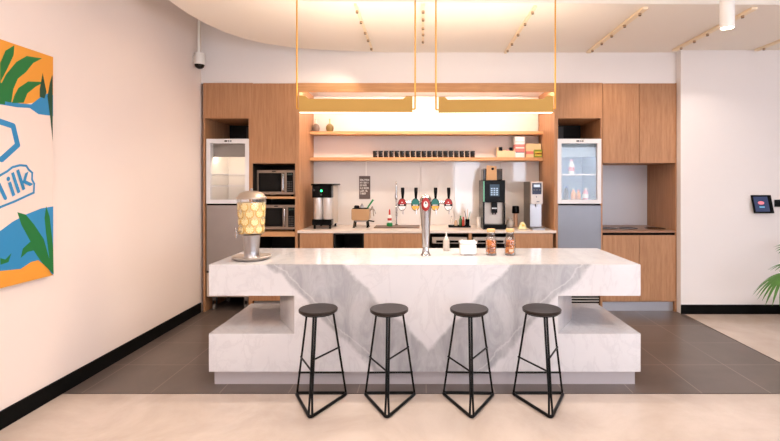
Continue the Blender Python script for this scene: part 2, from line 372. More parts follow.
# ------------------------------------------------------------------ wall artwork (shapes belong to the printed canvas)
def artwork():
    XP = XL+0.03
    def pw(p):
        Y = F*(-XP)/(422-p[0]); return (Y, wz(p[1], Y))
    t = thing('wall_painting', 'large canvas painting of tropical leaves, waves and the word Milk on the left wall', 'painting', (XL, 2.6, 1.61))
    ox, oy, oz = XL, 2.6, 1.61
    obj('canvas', B().box(0.001, 0.03, 1.85-oy, 3.154-oy, 0.862-oz, 2.357-oz), mat('canvas_edge', (222, 196, 176), 0.7), t)
    cols = {'o': (226, 150, 52), 'w': (232, 212, 200), 'b': (44, 132, 182), 'g': (24, 112, 52), 'd': (22, 68, 46)}
    ms = [mat('paint_'+k_, v, 0.6) for k_, v in cols.items()]; idx = {k_: i for i, k_ in enumerate(cols)}
    b = B(); layer = [0]
    def poly(c, pts2):
        layer[0] += 1
        x = 0.0305+0.00007*layer[0]
        vs = [b.bm.verts.new((x, p[0]-oy, p[1]-oz)) for p in pts2]
        f = b.bm.faces.new(vs); f.material_index = idx[c]
    T = lambda L_: [pw((x/3.386, 30+y/3.386)) for x, y in L_]
    U = lambda L_: [pw((x/2.943, 150+y/2.943)) for x, y in L_]
    L0, R0, T0, B0 = 1.85, 3.154, 2.357, 0.862
    zt = lambda x, y: pw((x/3.386, 30+y/3.386)); zu = lambda x, y: pw((x/2.943, 150+y/2.943))
    poly('w', [(L0, B0), (R0, B0), (R0, T0), (L0, T0)])
    e = T([(0, 245), (60, 255), (120, 245), (165, 225)])
    poly('o', [(L0, T0), (L0, e[0][1]-0.05)]+e+[(R0, e[-1][1]), (R0, T0)])
    bl = T([(0, 238), (50, 246), (105, 252), (140, 225), (160, 215)]); bu = T([(170, 290), (130, 285), (100, 264), (60, 262), (0, 252)])
    poly('b', [(L0, bl[0][1]+0.03)]+bl+[(R0, bl[-1][1]), (R0, bu[0][1])]+bu+[(L0, bu[-1][1]-0.1)])
    poly('g', T([(0, 178), (0, 112), (18, 70), (48, 52), (46, 85), (25, 130)]))
    poly('g', T([(0, 238), (0, 190), (20, 150), (55, 108), (90, 88), (142, 96), (112, 112), (88, 142), (60, 165), (45, 200), (38, 246)]))
    poly('g', T([(40, 248), (48, 222), (62, 196), (95, 174), (150, 176), (120, 192), (92, 215), (80, 246)]))
    poly('g', [(L0, 1.93), (L0, 2.1), (2.3, 2.28), (2.6, 2.2), (2.79, 2.08), (2.79, 1.97)])
    poly('d', T([(134, 226), (134, 200), (144, 145), (157, 210), (150, 232)]))
    poly('d', T([(160, 225), (168, 180), (176, 152), (178, 160), (178, 378), (170, 300)]))
    # face-like ring of blue line
    ring = [(0, 305), (52, 322), (66, 392), (8, 438), (4, 424), (52, 385), (42, 333), (0, 322)]
    def stroke(c, pts2, wd, closed=False):
        n = len(pts2)
        for i in range(n if closed else n-1):
            p, q = Vector(pts2[i]), Vector(pts2[(i+1) % n]); d_ = (q-p).normalized(); nn = Vector((-d_.y, d_.x))*wd/2
            poly(c, [tuple(p-nn), tuple(q-nn), tuple(q+nn), tuple(p+nn)])
        for p in pts2:
            poly(c, [(p[0]+wd/2*math.cos(a*PI/6), p[1]+wd/2*math.sin(a*PI/6)) for a in range(12)])
    V = lambda L_: [pw((x/4.02, 120+y/4.02)) for x, y in L_]
    stroke('b', [(2.5, 1.86)]+V([(-8, 4), (52, 24), (70, 100), (6, 158)]), 0.036)
    # lower wave, sand
    lo = U([(0, 238), (35, 212), (75, 190), (120, 172), (155, 166)])
    poly('b', [(L0, lo[0][1]-0.25)]+lo+[(R0, lo[-1][1]), (R0, B0), (L0, B0)])
    sd = U([(0, 356), (60, 350), (90, 330), (112, 324), (140, 348), (157, 372)])
    poly('o', [(L0, sd[0][1]+0.02)]+sd+[(R0, B0), (L0, B0)])
    poly('g', U([(50, 183), (75, 190), (100, 220), (128, 262), (157, 365), (130, 335), (92, 275), (62, 220)]))
    poly('g', U([(135, 165), (145, 195), (156, 290), (157, 365), (145, 325), (134, 240), (130, 200)]))
    poly('g', U([(60, 318), (66, 290), (88, 270), (108, 276), (130, 305), (157, 365), (125, 335), (98, 296), (80, 300)]))
    poly('g', U([(0, 318), (15, 322), (33, 303), (24, 330), (0, 338)]))
    # word balloon: blue outline and white inside
    bal = V([(0, 222), (28, 206), (48, 190), (78, 182), (104, 184), (114, 200), (128, 212), (127, 240), (136, 256), (134, 292), (112, 302), (60, 326), (0, 350)])
    bal = bal+[(2.45, 1.17), (2.45, 1.38)]
    poly('w', bal); stroke('b', bal, 0.014, True)
    e_ = lambda u, v: (2.682+0.891*u-0.454*v, 1.335+0.454*u+0.891*v)
    stroke('b', [e_(0.015, 0.012), e_(0.03, 0.118), e_(0.075, 0.05), e_(0.125, 0.118), e_(0.125, 0.012)], 0.024)
    obj('artwork', b, ms, t, smooth=0)
    me = textmesh('ilk', 0.185, 0.0, 0.003)
    # slant and thicken, then stand the word on the wall, rising to the right
    M = Matrix(((0, 0, 1, 0), (1, 0, 0, 0), (0, 1, 0, 0), (0, 0, 0, 1)))
    sh = Matrix.Identity(4); sh[0][1] = 0.12
    me.transform(Matrix.Translation((0.0362, 2.826-oy, 1.408-oz)) @ Matrix.Rotation(math.radians(27), 4, 'X') @ M @ sh)
    me.materials.clear(); me.materials.append(ms[2])
    o = bpy.data.objects.new('lettering', me); C.objects.link(o); o.parent = t
artwork()

# ------------------------------------------------------------------ marble island
IY = 3.38; ID = 0.84; IW = 1.586; SL = 0.893; SB = 0.664; LT = 0.385; LB = 0.106
isl = thing('kitchen_island', 'long white and grey marble bar island with cantilevered top and lower ledge', 'island', (0.02, IY, 0))
b = B().box(-1.586, 1.586, 0, ID, SB, SL); obj('countertop', b, MARBLE, isl)
b = B().prism([(-0.958, 0.0), (0.98, 0.0), (1.19, 0.34), (1.19, 0.55), (0.98, ID), (-0.958, ID), (-1.168, 0.55), (-1.168, 0.34)], LT, SB); obj('pedestal', b, MARBLE, isl)
b = B().box(-1.586, 1.586, 0, ID, LB, LT); obj('lower_ledge', b, MARBLE, isl)
b = B().box(-1.56, 1.56, 0.035, ID-0.035, 0, LB); obj('plinth', b, mat('steel_plinth', (196, 188, 190), 0.3, 0.3), isl)

# ------------------------------------------------------------------ cabinets
def rel(b, o): return b.xf(Matrix.Translation(-Vector(o)))
X = lambda px: wx(px, CF); Z = lambda py: wz(py, CF)
TOP = 2.643; KICK = 0.112
def door(px0, px1, py0, py1, parent, loc, name='door', m=OAK):
    g = 0.0025
    return obj(name, rel(B().box(X(px0)+g, X(px1)-g, CF, CF+0.02, Z(py1)+g, Z(py0)-g), loc), m, parent, bev=0.0015)
# (A) tall housing around the left fridge
def housing(px0, px1, label, left):
    loc = ((X(px0)+X(px1))/2, CF, 0); t = thing('fridge_housing', label, 'cabinet', loc)
    x0, x1 = X(px0), X(px1)
    b = B()
    b.box(x0, x0+0.022, CF+0.001, 6.0, 0, TOP).box(x1-0.022, x1, CF+0.001, 6.0, 0, TOP)
    b.box(x0+0.022, x1-0.022, CF+0.02, 6.0, TOP-0.02, TOP).box(x0+0.022, x1-0.022, CF+0.021, 6.0, Z(118.5), Z(118.5)+0.02)
    b.box(x0+0.022, x1-0.022, CF+0.001, CF+0.02, TOP-0.012, TOP)
    obj('carcass', rel(b, loc), OAK, t)
    obj('back_panel', rel(B().box(x0+0.022, x1-0.022, 5.985, 6.0, 0.02, Z(118.5)), loc), DARK, t)
    obj('vent_panel', rel(B().box(x0+0.022 if not left else x0+0.26, x1-0.26 if not left else x1-0.022, 5.93, 5.98, 1.95, Z(118.5)-0.02), loc), DGREY, t)
    door(px0+1.8 if left else px0, px1 if left else px1-1, 83.3, 118.5, t, loc)
    return t
housing(203.2, 250.5, 'oak veneer tall cabinet surrounding the left glass door fridge by the corner', True)
housing(556.2, 602.5, 'oak veneer tall cabinet surrounding the right glass door fridge', False)
# (B) microwave tower
def tower():
    p0, p1 = 250.5, 297.5; x0, x1 = X(p0), X(p1); loc = ((x0+x1)/2, CF, 0)
    t = thing('appliance_cabinet', 'oak veneer tall cabinet holding two microwaves on open shelves', 'cabinet', loc)
    b = B().box(x0, x0+0.022, CF+0.001, 6.0, 0, TOP).box(x1-0.028, x1, CF+0.001, 6.0, 0, TOP).box(x0+0.022, x1-0.028, CF+0.021, 6.0, Z(163.5), Z(163.5)+0.02)
    b.box(x0+0.022, x1-0.028, CF+0.02, 6.0, TOP-0.02, TOP).box(x0+0.022, x1-0.028, CF+0.06, 6.0, 0.112, 0.13)
    obj('carcass', rel(b, loc), OAK, t)
    obj('back_panel', rel(B().box(x0+0.022, x1-0.028, 5.98, 6.0, 0.13, Z(163.5)), loc), DARK, t)
    obj('dark_lining', rel(B().box(x0+0.0221, x0+0.026, CF+0.015, 5.979, 0.14, Z(163.5)-0.001).box(x1-0.032, x1-0.0281, CF+0.015, 5.979, 0.14, Z(163.5)-0.001), loc), DARK, t)
    for z0, z1 in ((Z(198.8), Z(196.6)), (Z(236.6), Z(232.2))):
        obj('shelf', rel(B().box(x0+0.0265, x1-0.0325, CF+0.002, 5.98, z0, z1), loc), OAKX, t, bev=0.001)
    door(p0+0.2, p1-0.4, 83.3, 163.5, t, loc)
    door(p0+0.2, p1-0.4, 262, 301, t, loc)
    obj('kickboard', rel(B().box(x0+0.022, x1-0.028, CF+0.05, CF+0.06, 0, 0.112), loc), TOEK, t)
    return t
tower()
# (C) open niche: surround
NX0, NX1 = X(297.5), X(556.2); NB = 6.03
def niche():
    loc = ((NX0+NX1)/2, CF, 0.95)
    t = thing('niche_surround', 'oak surround with side panels and top rail framing the lit coffee niche', 'cabinet', loc)
    obj('top_panel', rel(B().box(NX0, NX1, CF+0.003, CF+0.03, Z(91.8), TOP), loc), OAKX, t)
    obj('top_board', rel(B().box(NX0, NX1, CF+0.03, NB, TOP-0.02, TOP), loc), CEILW, t)
    obj('side_panel', rel(B().box(NX0, NX0+0.02, CF+0.002, NB, 0.941, Z(91.8)).box(NX0, NX0+0.02, CF+0.031, NB, Z(91.8), TOP-0.021), loc), OAK, t)
    obj('side_panel', rel(B().box(NX1-0.02, NX1, CF+0.002, NB, 0.941, Z(91.8)).box(NX1-0.02, NX1, CF+0.031, NB, Z(91.8), TOP-0.021), loc), OAK, t)
    obj('led_strip', rel(B().box(NX0+0.05, NX1-0.05, CF+0.05, CF+0.07, Z(91.8)+0.015, Z(91.8)+0.035), loc), LEDN, t)
    bp = B(); 
    for a, c in ((NX0+0.02, -0.02), (-0.015, 0.42), (0.425, 1.02), (1.025, NX1-0.02)):
        bp.box(a, c, NB-0.012, NB, 0.941, wz(157.5, 5.8)-0.01)
    obj('backsplash', rel(bp, loc), SPLASH, t)
    obj('back_panel', rel(B().box(NX0+0.02, NX1-0.03, NB-0.008, NB, wz(157.5, 5.8)-0.008, TOP-0.03), loc), mat('niche_back_white', (222, 212, 206), 0.5), t)
    return t
niche()
SHX0, SHX1 = NX0+0.021, NX1-0.021
s1 = obj('wall_shelf', B().box(SHX0, SHX1, 5.80, NB-0.013, wz(134.3, 5.8), wz(131.2, 5.8)), OAKX, bev=0.001)
tag(s1, 'upper long oak shelf in the niche holding two small vases', 'shelf')
s2 = obj('wall_shelf', B().box(SHX0, SHX1, 5.80, NB-0.013, wz(160.6, 5.8), wz(157.3, 5.8)), OAKX, bev=0.001)
tag(s2, 'lower long oak shelf in the niche holding the row of black mugs', 'shelf')
ZS1, ZS2 = wz(131.2, 5.8), wz(157.3, 5.8)
WT = 0.94                                   # worktop height
wt = obj('worktop', B().box(NX0+0.001, NX1-0.001, CF-0.01, NB-0.013, WT-0.03, WT), WORK, bev=0.002); tag(wt, 'long cream worktop running under the coffee machines in the niche', 'worktop')

def base_cab(px0, px1, label, doors, loc_name='base_cabinet', opened=False, m=OAK):
    x0, x1 = X(px0), X(px1); loc = ((x0+x1)/2, CF, 0); t = thing(loc_name, label, 'cabinet', loc)
    b = B().box(x0+0.001, x0+0.018, CF+0.021, 5.98, KICK, WT-0.032).box(x1-0.018, x1-0.001, CF+0.021, 5.98, KICK, WT-0.032)
    b.box(x0+0.018, x1-0.018, 5.96, 5.98, KICK, WT-0.032).box(x0+0.018, x1-0.018, CF+0.021, 5.96, KICK, KICK+0.018)
    b.box(x0+0.018, x1-0.018, CF+0.021, CF+0.09, WT-0.05, WT-0.032)
    obj('carcass', rel(b, loc), DARK if opened else OAK, t)
    obj('kickboard', rel(B().box(x0+0.001, x1-0.001, CF+0.05, CF+0.06, 0, KICK-0.002), loc), TOEK, t)
    for a, c in doors:
        obj('door', rel(B().box(X(a)+0.002, X(c)-0.002, CF, CF+0.02, KICK+0.003, Z(233.6)), loc), OAK, t, bev=0.0015)
    return t
base_cab(299.5, 333, 'oak base cabinet under the worktop beside the microwave tower', [(299.5, 333)])
bin_bay = base_cab(333.2, 363.6, 'open black bay in the base cabinets below the tan machine', [], opened=True)
base_cab(363.8, 428.2, 'oak double door base cabinet under the sink area', [(363.8, 393.2), (393.2, 428.2)])
base_cab(513.8, 553.2, 'oak base cabinet under the water dispenser', [(513.8, 553.2)])
def appliance(px0, px1, label):
    x0, x1 = X(px0), X(px1); loc = ((x0+x1)/2, CF, 0); t = thing('undercounter_machine', label, 'appliance', loc)
    obj('housing', rel(B().box(x0+0.006, x1-0.006, CF+0.02, 5.9, 0.05, 0.86), loc), BPL, t)
    for fx in (x0+0.05, x1-0.05):
        for fy in (CF+0.1, 5.8): obj('foot', rel(B().cyl(0.02, 0, 0.05, (fx, fy)), loc), BPL, t)
    obj('control_panel', rel(B().box(x0+0.012, x1-0.012, CF-0.002, CF+0.02, 0.79, 0.862), loc), STEELW, t, bev=0.003)
    obj('display', rel(B().box(x0+0.06, x1-0.11, CF-0.006, CF-0.002, 0.80, 0.826), loc), BPL, t)
    obj('button', rel(B().box(x1-0.085, x1-0.05, CF-0.007, CF-0.002, 0.805, 0.83), loc), CHROME, t)
    obj('door', rel(B().box(x0+0.012, x1-0.012, CF, CF+0.02, 0.13, 0.70), loc), STEELW, t, bev=0.004)
    obj('door_handle', rel(B().box(x0+0.03, x1-0.03, CF-0.03, CF-0.015, 0.715, 0.735).box(x0+0.06, x0+0.075, CF-0.015, CF+0.021, 0.715, 0.735).box(x1-0.075, x1-0.06, CF-0.015, CF+0.021, 0.715, 0.735), loc), OAKX, t)
    return t
appliance(431, 468, 'steel fronted undercounter machine behind the beer tower')
appliance(472.5, 513, 'steel fronted undercounter machine behind the cookie jars')
d = obj('divider_panel', B().box(X(468.6), X(471.8), CF+0.002, 5.98, 0, WT-0.032), OAK); tag(d, 'narrow oak divider between the two undercounter machines', 'panel')

# (E) right hand kitchen unit
RX0, RX1 = X(602.5), 2.94
loc = ((RX0+RX1)/2, CF, 1.72); t = thing('wall_cabinet', 'oak double door upper cabinet at the right end of the kitchen wall', 'cabinet', loc)
obj('carcass', rel(B().box(RX0+0.001, RX1-0.016, CF+0.021, 5.98, Z(163.2), TOP), loc), OAK, t)
door(602.8, 639.6, 83.3, 163.2, t, loc); door(639.6, 675.6, 83.3, 163.2, t, loc)
sp = obj('end_panel', B().box(RX1-0.014, RX1-0.001, CF+0.001, 6.0, 0, TOP), OAK); tag(sp, 'tall oak end panel closing the right kitchen unit against the white wall', 'panel')
loc = ((RX0+RX1)/2, CF, 0); t = thing('base_cabinet', 'oak double door base cabinet under the dark counter at the far right', 'cabinet', loc)
obj('carcass', rel(B().box(RX0+0.001, RX1-0.016, CF+0.021, 5.96, KICK, WT-0.06), loc), OAK, t)
door(602.8, 639.6, 235, 301.2, t, loc); door(639.6, 675.6, 235, 301.2, t, loc)
obj('shadow_rail', rel(B().box(RX0+0.001, RX1-0.016, CF+0.012, CF+0.021, WT-0.06, WT-0.028), loc), BLACK, t)
obj('kickboard', rel(B().box(RX0+0.001, RX1-0.016, CF+0.05, CF+0.06, 0, KICK-0.002), loc), TOEK, t)
t = thing('worktop', 'brown counter with round black holes in the right kitchen niche', 'worktop', loc[:2]+(WT,))
obj('counter_slab', rel(B().box(RX0+0.001, RX1-0.016, CF-0.005, 5.97, WT-0.026, WT), (loc[0], CF, WT)), mat('brown_counter', (150, 108, 78), 0.3, noise=0.08), t, bev=0.002)
for px in (607.5, 627.5, 655):
    yy = 5.55; obj('bin_hole_ring', rel(B().lathe([(0, 0.0), (0.115, 0.0), (0.118, 0.004), (0.10, 0.005), (0.098, 0.002), (0, 0.002)], (max(wx(px, yy), RX0+0.13), yy, WT+0.0005)), (loc[0], CF, WT)), BPL, t)
sp = B().box(RX0+0.001, 2.33, 5.975, 5.99, WT, Z(163.2)).box(2.334, RX1-0.016, 5.975, 5.99, WT, Z(163.2))
sp = obj('splashback', sp, mat('grey_splash', (222, 221, 226), 0.2)); tag(sp, 'pale grey splashback behind the counter in the right kitchen niche', 'splashback')

# ------------------------------------------------------------------ fridges
def fridge(px0, px1, label, led, back, wheels, cool):
    x0, x1 = X(px0), X(px1); loc = ((x0+x1)/2, CF+0.02, 0); t = thing('display_fridge', label, 'fridge', loc)
    y0 = CF-0.002; yb = 5.88; zt = Z(138.8); zm = Z(203.6); zb = 0.155
    fr = 0.045
    b = B().box(x0, x0+0.03, y0+0.05, yb, zb, zt).box(x1-0.03, x1, y0+0.05, yb, zb, zt).box(x0+0.03, x1-0.03, y0+0.05, yb, zt-0.04, zt)
    b.box(x0+0.03, x1-0.03, y0+0.05, yb, zm-0.05, zm+0.01).box(x0+0.03, x1-0.03, yb-0.03, yb, zm+0.01, zt-0.04).box(x0+0.03, x1-0.03, y0+0.06, yb, zb, zm-0.05)
    obj('body', rel(b, loc), STEELW, t, bev=0.003)
    obj('liner', rel(B().box(x0+0.031, x1-0.031, yb-0.045, yb-0.031, zm+0.011, zt-0.041).box(x0+0.031, x0+0.036, y0+0.06, yb-0.045, zm+0.011, zt-0.041)
        .box(x1-0.036, x1-0.031, y0+0.06, yb-0.045, zm+0.011, zt-0.041), loc), back, t)
    obj('canopy_panel', rel(B().box(x0+0.037, x1-0.037, y0+0.10, y0+0.12, Z(156.5), zt-0.045), loc), mat('fridge_canopy', (150, 142, 136) if not cool else (150, 172, 184), 0.4), t)
    obj('interior_lamp', rel(B().box(x0+0.05, x1-0.05, y0+0.125, y0+0.15, Z(156.5)+0.005, Z(156.5)+0.03), loc), led, t)
    zs = [Z(174.5), Z(186) if not cool else None, zm+0.03]
    for q, z in enumerate(zs):
        if z is None: continue
        sh = B()
        for i in range(15):
            xx = x0+0.045+(x1-x0-0.09)*i/14; sh.tube([(xx, y0+0.07, z), (xx, yb-0.05, z)], 0.002, 6)
        sh.box(x0+0.037, x1-0.037, y0+0.066, y0+0.076, z-0.007, z+0.007).box(x0+0.037, x1-0.037, yb-0.058, yb-0.048, z-0.005, z+0.005)
        obj('wire_shelf', rel(sh, loc), WFRAME, t)
    dr = obj('glass_door', rel(B().box(x0, x0+fr, y0, y0+0.045, zm, zt).box(x1-fr, x1, y0, y0+0.045, zm, zt).box(x0+fr, x1-fr, y0, y0+0.045, zt-fr*1.15, zt).box(x0+fr, x1-fr, y0, y0+0.045, zm, zm+fr), loc), WFRAME, t)
    obj('pane', rel(B().box(x0+fr, x1-fr, y0+0.02, y0+0.026, zm+fr, zt-fr*1.15), loc), GLASS, dr)
    cxm = (x0+x1)/2
    lg = B()
    for i, wd in enumerate((0.022, 0.012, 0.012, 0.014)): lg.box(cxm-0.035+i*0.022, cxm-0.035+i*0.022+wd, y0-0.002, y0, zt-0.034, zt-0.018)
    obj('badge', rel(lg, loc), BPL, dr)
    ld = obj('lower_door', rel(B().box(x0+0.002, x1-0.002, y0, y0+0.045, 0.47 if wheels else 0.22, zm-0.02), loc), STEELD if cool else STEEL, t, bev=0.004)
    obj('door_gap_rail', rel(B().box(x0+0.004, x1-0.004, y0+0.012, y0+0.05, zm-0.02, zm), loc), BPL, t)
    if wheels:
        obj('handle_slot', rel(B().box(x0+0.004, x1-0.004, y0+0.015, y0+0.05, 0.45, 0.47), loc), BPL, t)
        obj('base_panel', rel(B().box(x0+0.002, x1-0.002, y0+0.004, y0+0.05, 0.175, 0.45), loc), mat('fridge_base_panel', (200, 180, 164), 0.45, 0.2), t, bev=0.003)
        for xx in (x0+0.06, x1-0.06):
            for yy in (y0+0.09, yb-0.1):
                c = obj('caster', rel(B().box(xx-0.022, xx+0.022, yy-0.022, yy+0.022, 0.115, 0.155).box(xx-0.022, xx-0.016, yy-0.02, yy+0.02, 0.03, 0.12).box(xx+0.016, xx+0.022, yy-0.02, yy+0.02, 0.03, 0.12), loc), STEEL, t)
                obj('wheel', rel(B().lathe([(0, -0.013), (0.034, -0.013), (0.036, -0.009), (0.036, 0.009), (0.034, 0.013), (0, 0.013)]).xf(Matrix.Translation((xx, yy, 0.0362)) @ Matrix.Rotation(PI/2, 4, 'Y')), loc), mat('caster_rubber', (120, 112, 106), 0.5), c)
    else:
        g = B().box(x0+0.004, x1-0.004, y0+0.03, y0+0.06, 0.03, 0.21)
        obj('grille', rel(g, loc), BPL, t); g = B()
        for i in range(5): g.box(x0+0.02, x1-0.02, y0+0.018, y0+0.03, 0.05+i*0.032, 0.062+i*0.032)
        obj('grille_slats', rel(g, loc), STEELW, t)
        obj('base', rel(B().box(x0+0.02, x1-0.02, y0+0.08, yb-0.02, 0, 0.155), loc), BPL, t)
    return t
fridge(206.3, 249.0, 'steel fridge with empty lit glass door on casters in the left corner', LEDF, WINT, True, False)
fridge(557.6, 601.3, 'steel fridge with bottles behind its lit glass door right of the niche', LEDC, mat('cool_liner', (170, 190, 208), 0.5), False, True)
# contents of the right fridge
def bottle(name, px, Y, zb, h, r, body, cap, label, neck=0.35, group=None, band=None):
    t = thing(name, label, 'bottle', (wx(px, Y), Y, zb), 0, group)
    obj('body', B().lathe([(0, 0), (r*0.9, 0), (r, 0.006), (r, h*0.58), (r*0.85, h*0.68), (r*neck, h*0.8), (r*neck, h*0.9), (0, h*0.9)], seg=20), body, t)
    obj('cap', B().cyl(r*neck*1.15, h*0.89, h, seg=16), cap, t)
    if band: obj('label_band', B().lathe([(r+0.0006, h*0.18), (r+0.0006, h*0.5)], seg=20), band, t)
    return t
JUICE = mat('orange_juice', (236, 160, 80), 0.3); RED = mat('red_print', (190, 44, 40), 0.4); GREEN = mat('green_plastic', (24, 132, 74), 0.35)
MILKW = mat('milk_white', (236, 236, 232), 0.35); PINK = mat('pink_print', (222, 150, 150), 0.45); BLUE = mat('blue_cap', (52, 92, 160), 0.4)
zA, zB = Z(174.5)+0.008, Z(203.6)+0.038
bottle('milk_bottle', 571.5, 5.44, zA, 0.17, 0.034, MILKW, PINK, 'white bottle on the upper shelf of the right fridge', 0.5, None, PINK)
bottle('juice_bottle', 566, 5.45, zB, 0.16, 0.028, DGREY, BLUE, 'dark bottle at the left of the right fridge lower shelf', 0.45)
bottle('juice_bottle', 573.3, 5.45, zB, 0.13, 0.03, JUICE, PLASW, 'orange juice bottle at the middle left of the right fridge lower shelf', 0.5)
bottle('juice_bottle', 578.4, 5.50, zB, 0.12, 0.028, JUICE, RED, 'orange juice bottle with red cap on the right fridge lower shelf', 0.5)
bottle('milk_bottle', 585.5, 5.45, zB, 0.14, 0.032, PINK, PLASW, 'pink and white bottle at the right of the fridge lower shelf', 0.5, None, MILKW)
# ------------------------------------------------------------------ microwaves
def microwave(loc, label, w=0.44, h=0.27):
    t = thing('microwave', label, 'microwave', loc, 0, 'microwaves in the appliance cabinet'); dp = 0.38
    obj('housing', B().box(-w/2, w/2, 0.02, dp, 0.02, h), DGREY, t, bev=0.004)
    obj('fascia', B().box(-w/2, w/2, 0, 0.0199, 0.02, h), mat('bronze_steel', (150, 132, 118), 0.35, 0.6), t, bev=0.004)
    obj('door_window', B().box(-w/2+0.025, w/2-0.16, -0.006, -0.0001, 0.055, h-0.035), BPL, t, bev=0.003)
    obj('window_mesh', B().box(-w/2+0.055, w/2-0.19, -0.0075, -0.0061, 0.085, h-0.065), mat('oven_window', (14, 13, 12), 0.25, spec=0.2), t)
    obj('door_handle', B().tube(rounded([(w/2-0.13, -0.002, 0.06), (w/2-0.13, -0.04, 0.06), (w/2-0.13, -0.04, h-0.04), (w/2-0.13, -0.002, h-0.04)], 0.015, 4, False), 0.010, 10), CHROME, t)
    obj('keypad', B().box(w/2-0.095, w/2-0.02, -0.004, -0.0001, 0.05, h-0.03), BPL, t)
    d = B()
    for i in range(3):
        for j in range(5): d.box(w/2-0.087+i*0.021, w/2-0.073+i*0.021, -0.0055, -0.0041, 0.06+j*0.026, 0.075+j*0.026)
    obj('keys', d, DGREY, t)
    obj('display', B().box(w/2-0.088, w/2-0.028, -0.0055, -0.0041, h-0.062, h-0.042), mat('dim_display', (40, 60, 56), 0.2), t)
    obj('badge', B().box(-0.045, 0.0, -0.0015, -0.0001, h-0.022, h-0.010), BPL, t)
    for sx in (-1, 1):
        for yy in (0.04, dp-0.05): obj('foot', B().cyl(0.014, 0, 0.02, (sx*(w/2-0.04), yy), 14), BPL, t)
    return t
microwave((wx(275.8, 5.42), 5.42, Z(196.6)), 'upper steel microwave in the oak appliance cabinet', 0.45, 0.31)
microwave((wx(278.0, 5.42), 5.42, Z(232.2)), 'lower steel microwave in the oak appliance cabinet', 0.43, 0.31)

# ------------------------------------------------------------------ bar stools
def make_stool(loc, rz, label, group):
    t = thing('bar_stool', label, 'stool', loc, rz, group); r = 0.0072
    Ff, Lf, Rf = Vector((0, -0.235, 0.011)), Vector((-0.184, 0.11, 0.011)), Vector((0.184, 0.11, 0.011))
    Ft, Lt, Rt = Vector((0, -0.10, 0.618)), Vector((-0.088, 0.055, 0.618)), Vector((0.088, 0.055, 0.618))
    obj('seat', B().lathe([(0, 0.617), (0.124, 0.617), (0.130, 0.621), (0.131, 0.636), (0.127, 0.640), (0, 0.640)], seg=48), STOOLWOOD, t)
    obj('seat_ring', B().lathe([(0.100, 0.607), (0.112, 0.607), (0.112, 0.6165), (0.100, 0.6165), (0.100, 0.607)], seg=40), BLK, t)
    obj('base_frame', B().tube(rounded([Ff, Rf, Lf], 0.035, 5), 0.0105, 10, True), BLK, t)
    for s in (-1, 1):
        obj('leg', B().tube([Ff+Vector((s*0.012, 0.012, 0.004)), Ff+Vector((s*0.007, 0.03, 0.12)), Ft+Vector((s*0.008, 0, -0.002))], r, 10), BLK, t)
    obj('leg', B().tube([Lf+Vector((0.012, -0.008, 0.004)), Lt-Vector((0, 0, 0.002))], r, 10), BLK, t)
    obj('leg', B().tube([Rf+Vector((-0.012, -0.008, 0.004)), Rt-Vector((0, 0, 0.002))], r, 10), BLK, t)
    def at(f, tp, z): return f+(tp-f)*((z-0.011)/0.607)
    obj('footrest', B().tube([at(Lf, Lt, 0.16), at(Rf, Rt, 0.16)], r, 10), BLK, t)
    obj('footrest', B().tube([at(Lf, Lt, 0.275), at(Ff, Ft, 0.275)+Vector((-0.004, 0.01, 0))], r*0.85, 10), BLK, t)
    obj('footrest', B().tube([at(Rf, Rt, 0.345), at(Ff, Ft, 0.345)+Vector((0.004, 0.01, 0))], r*0.85, 10), BLK, t)
    return t
st = make_stool((-0.708, 3.14, 0), 0.0, 'round dark wood stool on black wire legs, leftmost of the four', 'bar stools in front of the marble island')
for xx, rz, lb in ((-0.224, 0.01, 'round dark wood stool on black wire legs, second from the left, before the beer tower'),
                   (0.322, -0.03, 'round dark wood stool on black wire legs, third from the left, below the cookie jars'),
                   (0.817, 0.0, 'round dark wood stool on black wire legs, rightmost of the four')):
    dup(st, (xx, 3.14, 0), rz, lb)

# ------------------------------------------------------------------ pendants over the island
def pendant(xc, yc, rz, L, label, xr0, xr1):
    t = thing('pendant_light', label, 'pendant light', (xc, yc, 2.058), rz, 'gold linear pendants above the island')
    h = 0.106; D = 0.022
    prof = [(-L/2, 0), (L/2, 0), (L/2, h+0.025), (L/2-0.05, h+0.025), (L/2-0.075, h), (-L/2+0.075, h), (-L/2+0.05, h+0.025), (-L/2, h+0.025)]
    b = B().prism(prof, -D-0.003, -D, 'y').prism(prof, D, D+0.003, 'y').box(-L/2, -L/2+0.003, -D, D, 0, h+0.02).box(L/2-0.003, L/2, -D, D, 0, h+0.02)
    obj('shade', b, GOLD, t, smooth=0)
    obj('lower_diffuser', B().box(-L/2+0.004, L/2-0.004, -D+0.002, D-0.002, -0.003, 0.008), emis('pendant_led', (255, 238, 214), 3), t)
    obj('upper_diffuser', B().box(-L/2+0.06, L/2-0.06, -D+0.004, D-0.004, h-0.035, h-0.025), emis('pendant_uplight', (255, 230, 200), 6), t)
    ul = area('uplight', (0, 0, h+0.03), (PI, 0, 0), L-0.2, 0.05, 9, (1.0, 0.84, 0.66)); ul.parent = t
    dl_ = area('downlight', (0, 0, -0.006), (0, 0, 0), L-0.06, 0.05, 13, (1.0, 0.88, 0.74)); dl_.parent = t
    for s in (-1, 1):
        xe = s*(L/2+0.022); zt = 3.58-2.058
        obj('suspension_rod', B().tube(rounded([(s*(L/2-0.002), 0, 0.03), (xe, 0, 0.03), (xe, 0, zt)], 0.008, 3, False), 0.0062, 8), GOLDROD, t)
        obj('ceiling_rose', B().cyl(0.03, zt-0.005, zt+0.02, (xe, 0), 24), GOLDROD, t)
    return t
pendant((wx(300.5, 3.72)+wx(412.5, 3.72))/2, 3.70, 0.02, wx(412.5, 3.70)-wx(300, 3.70), 'left gold linear pendant light hanging over the marble island', 0, 0)
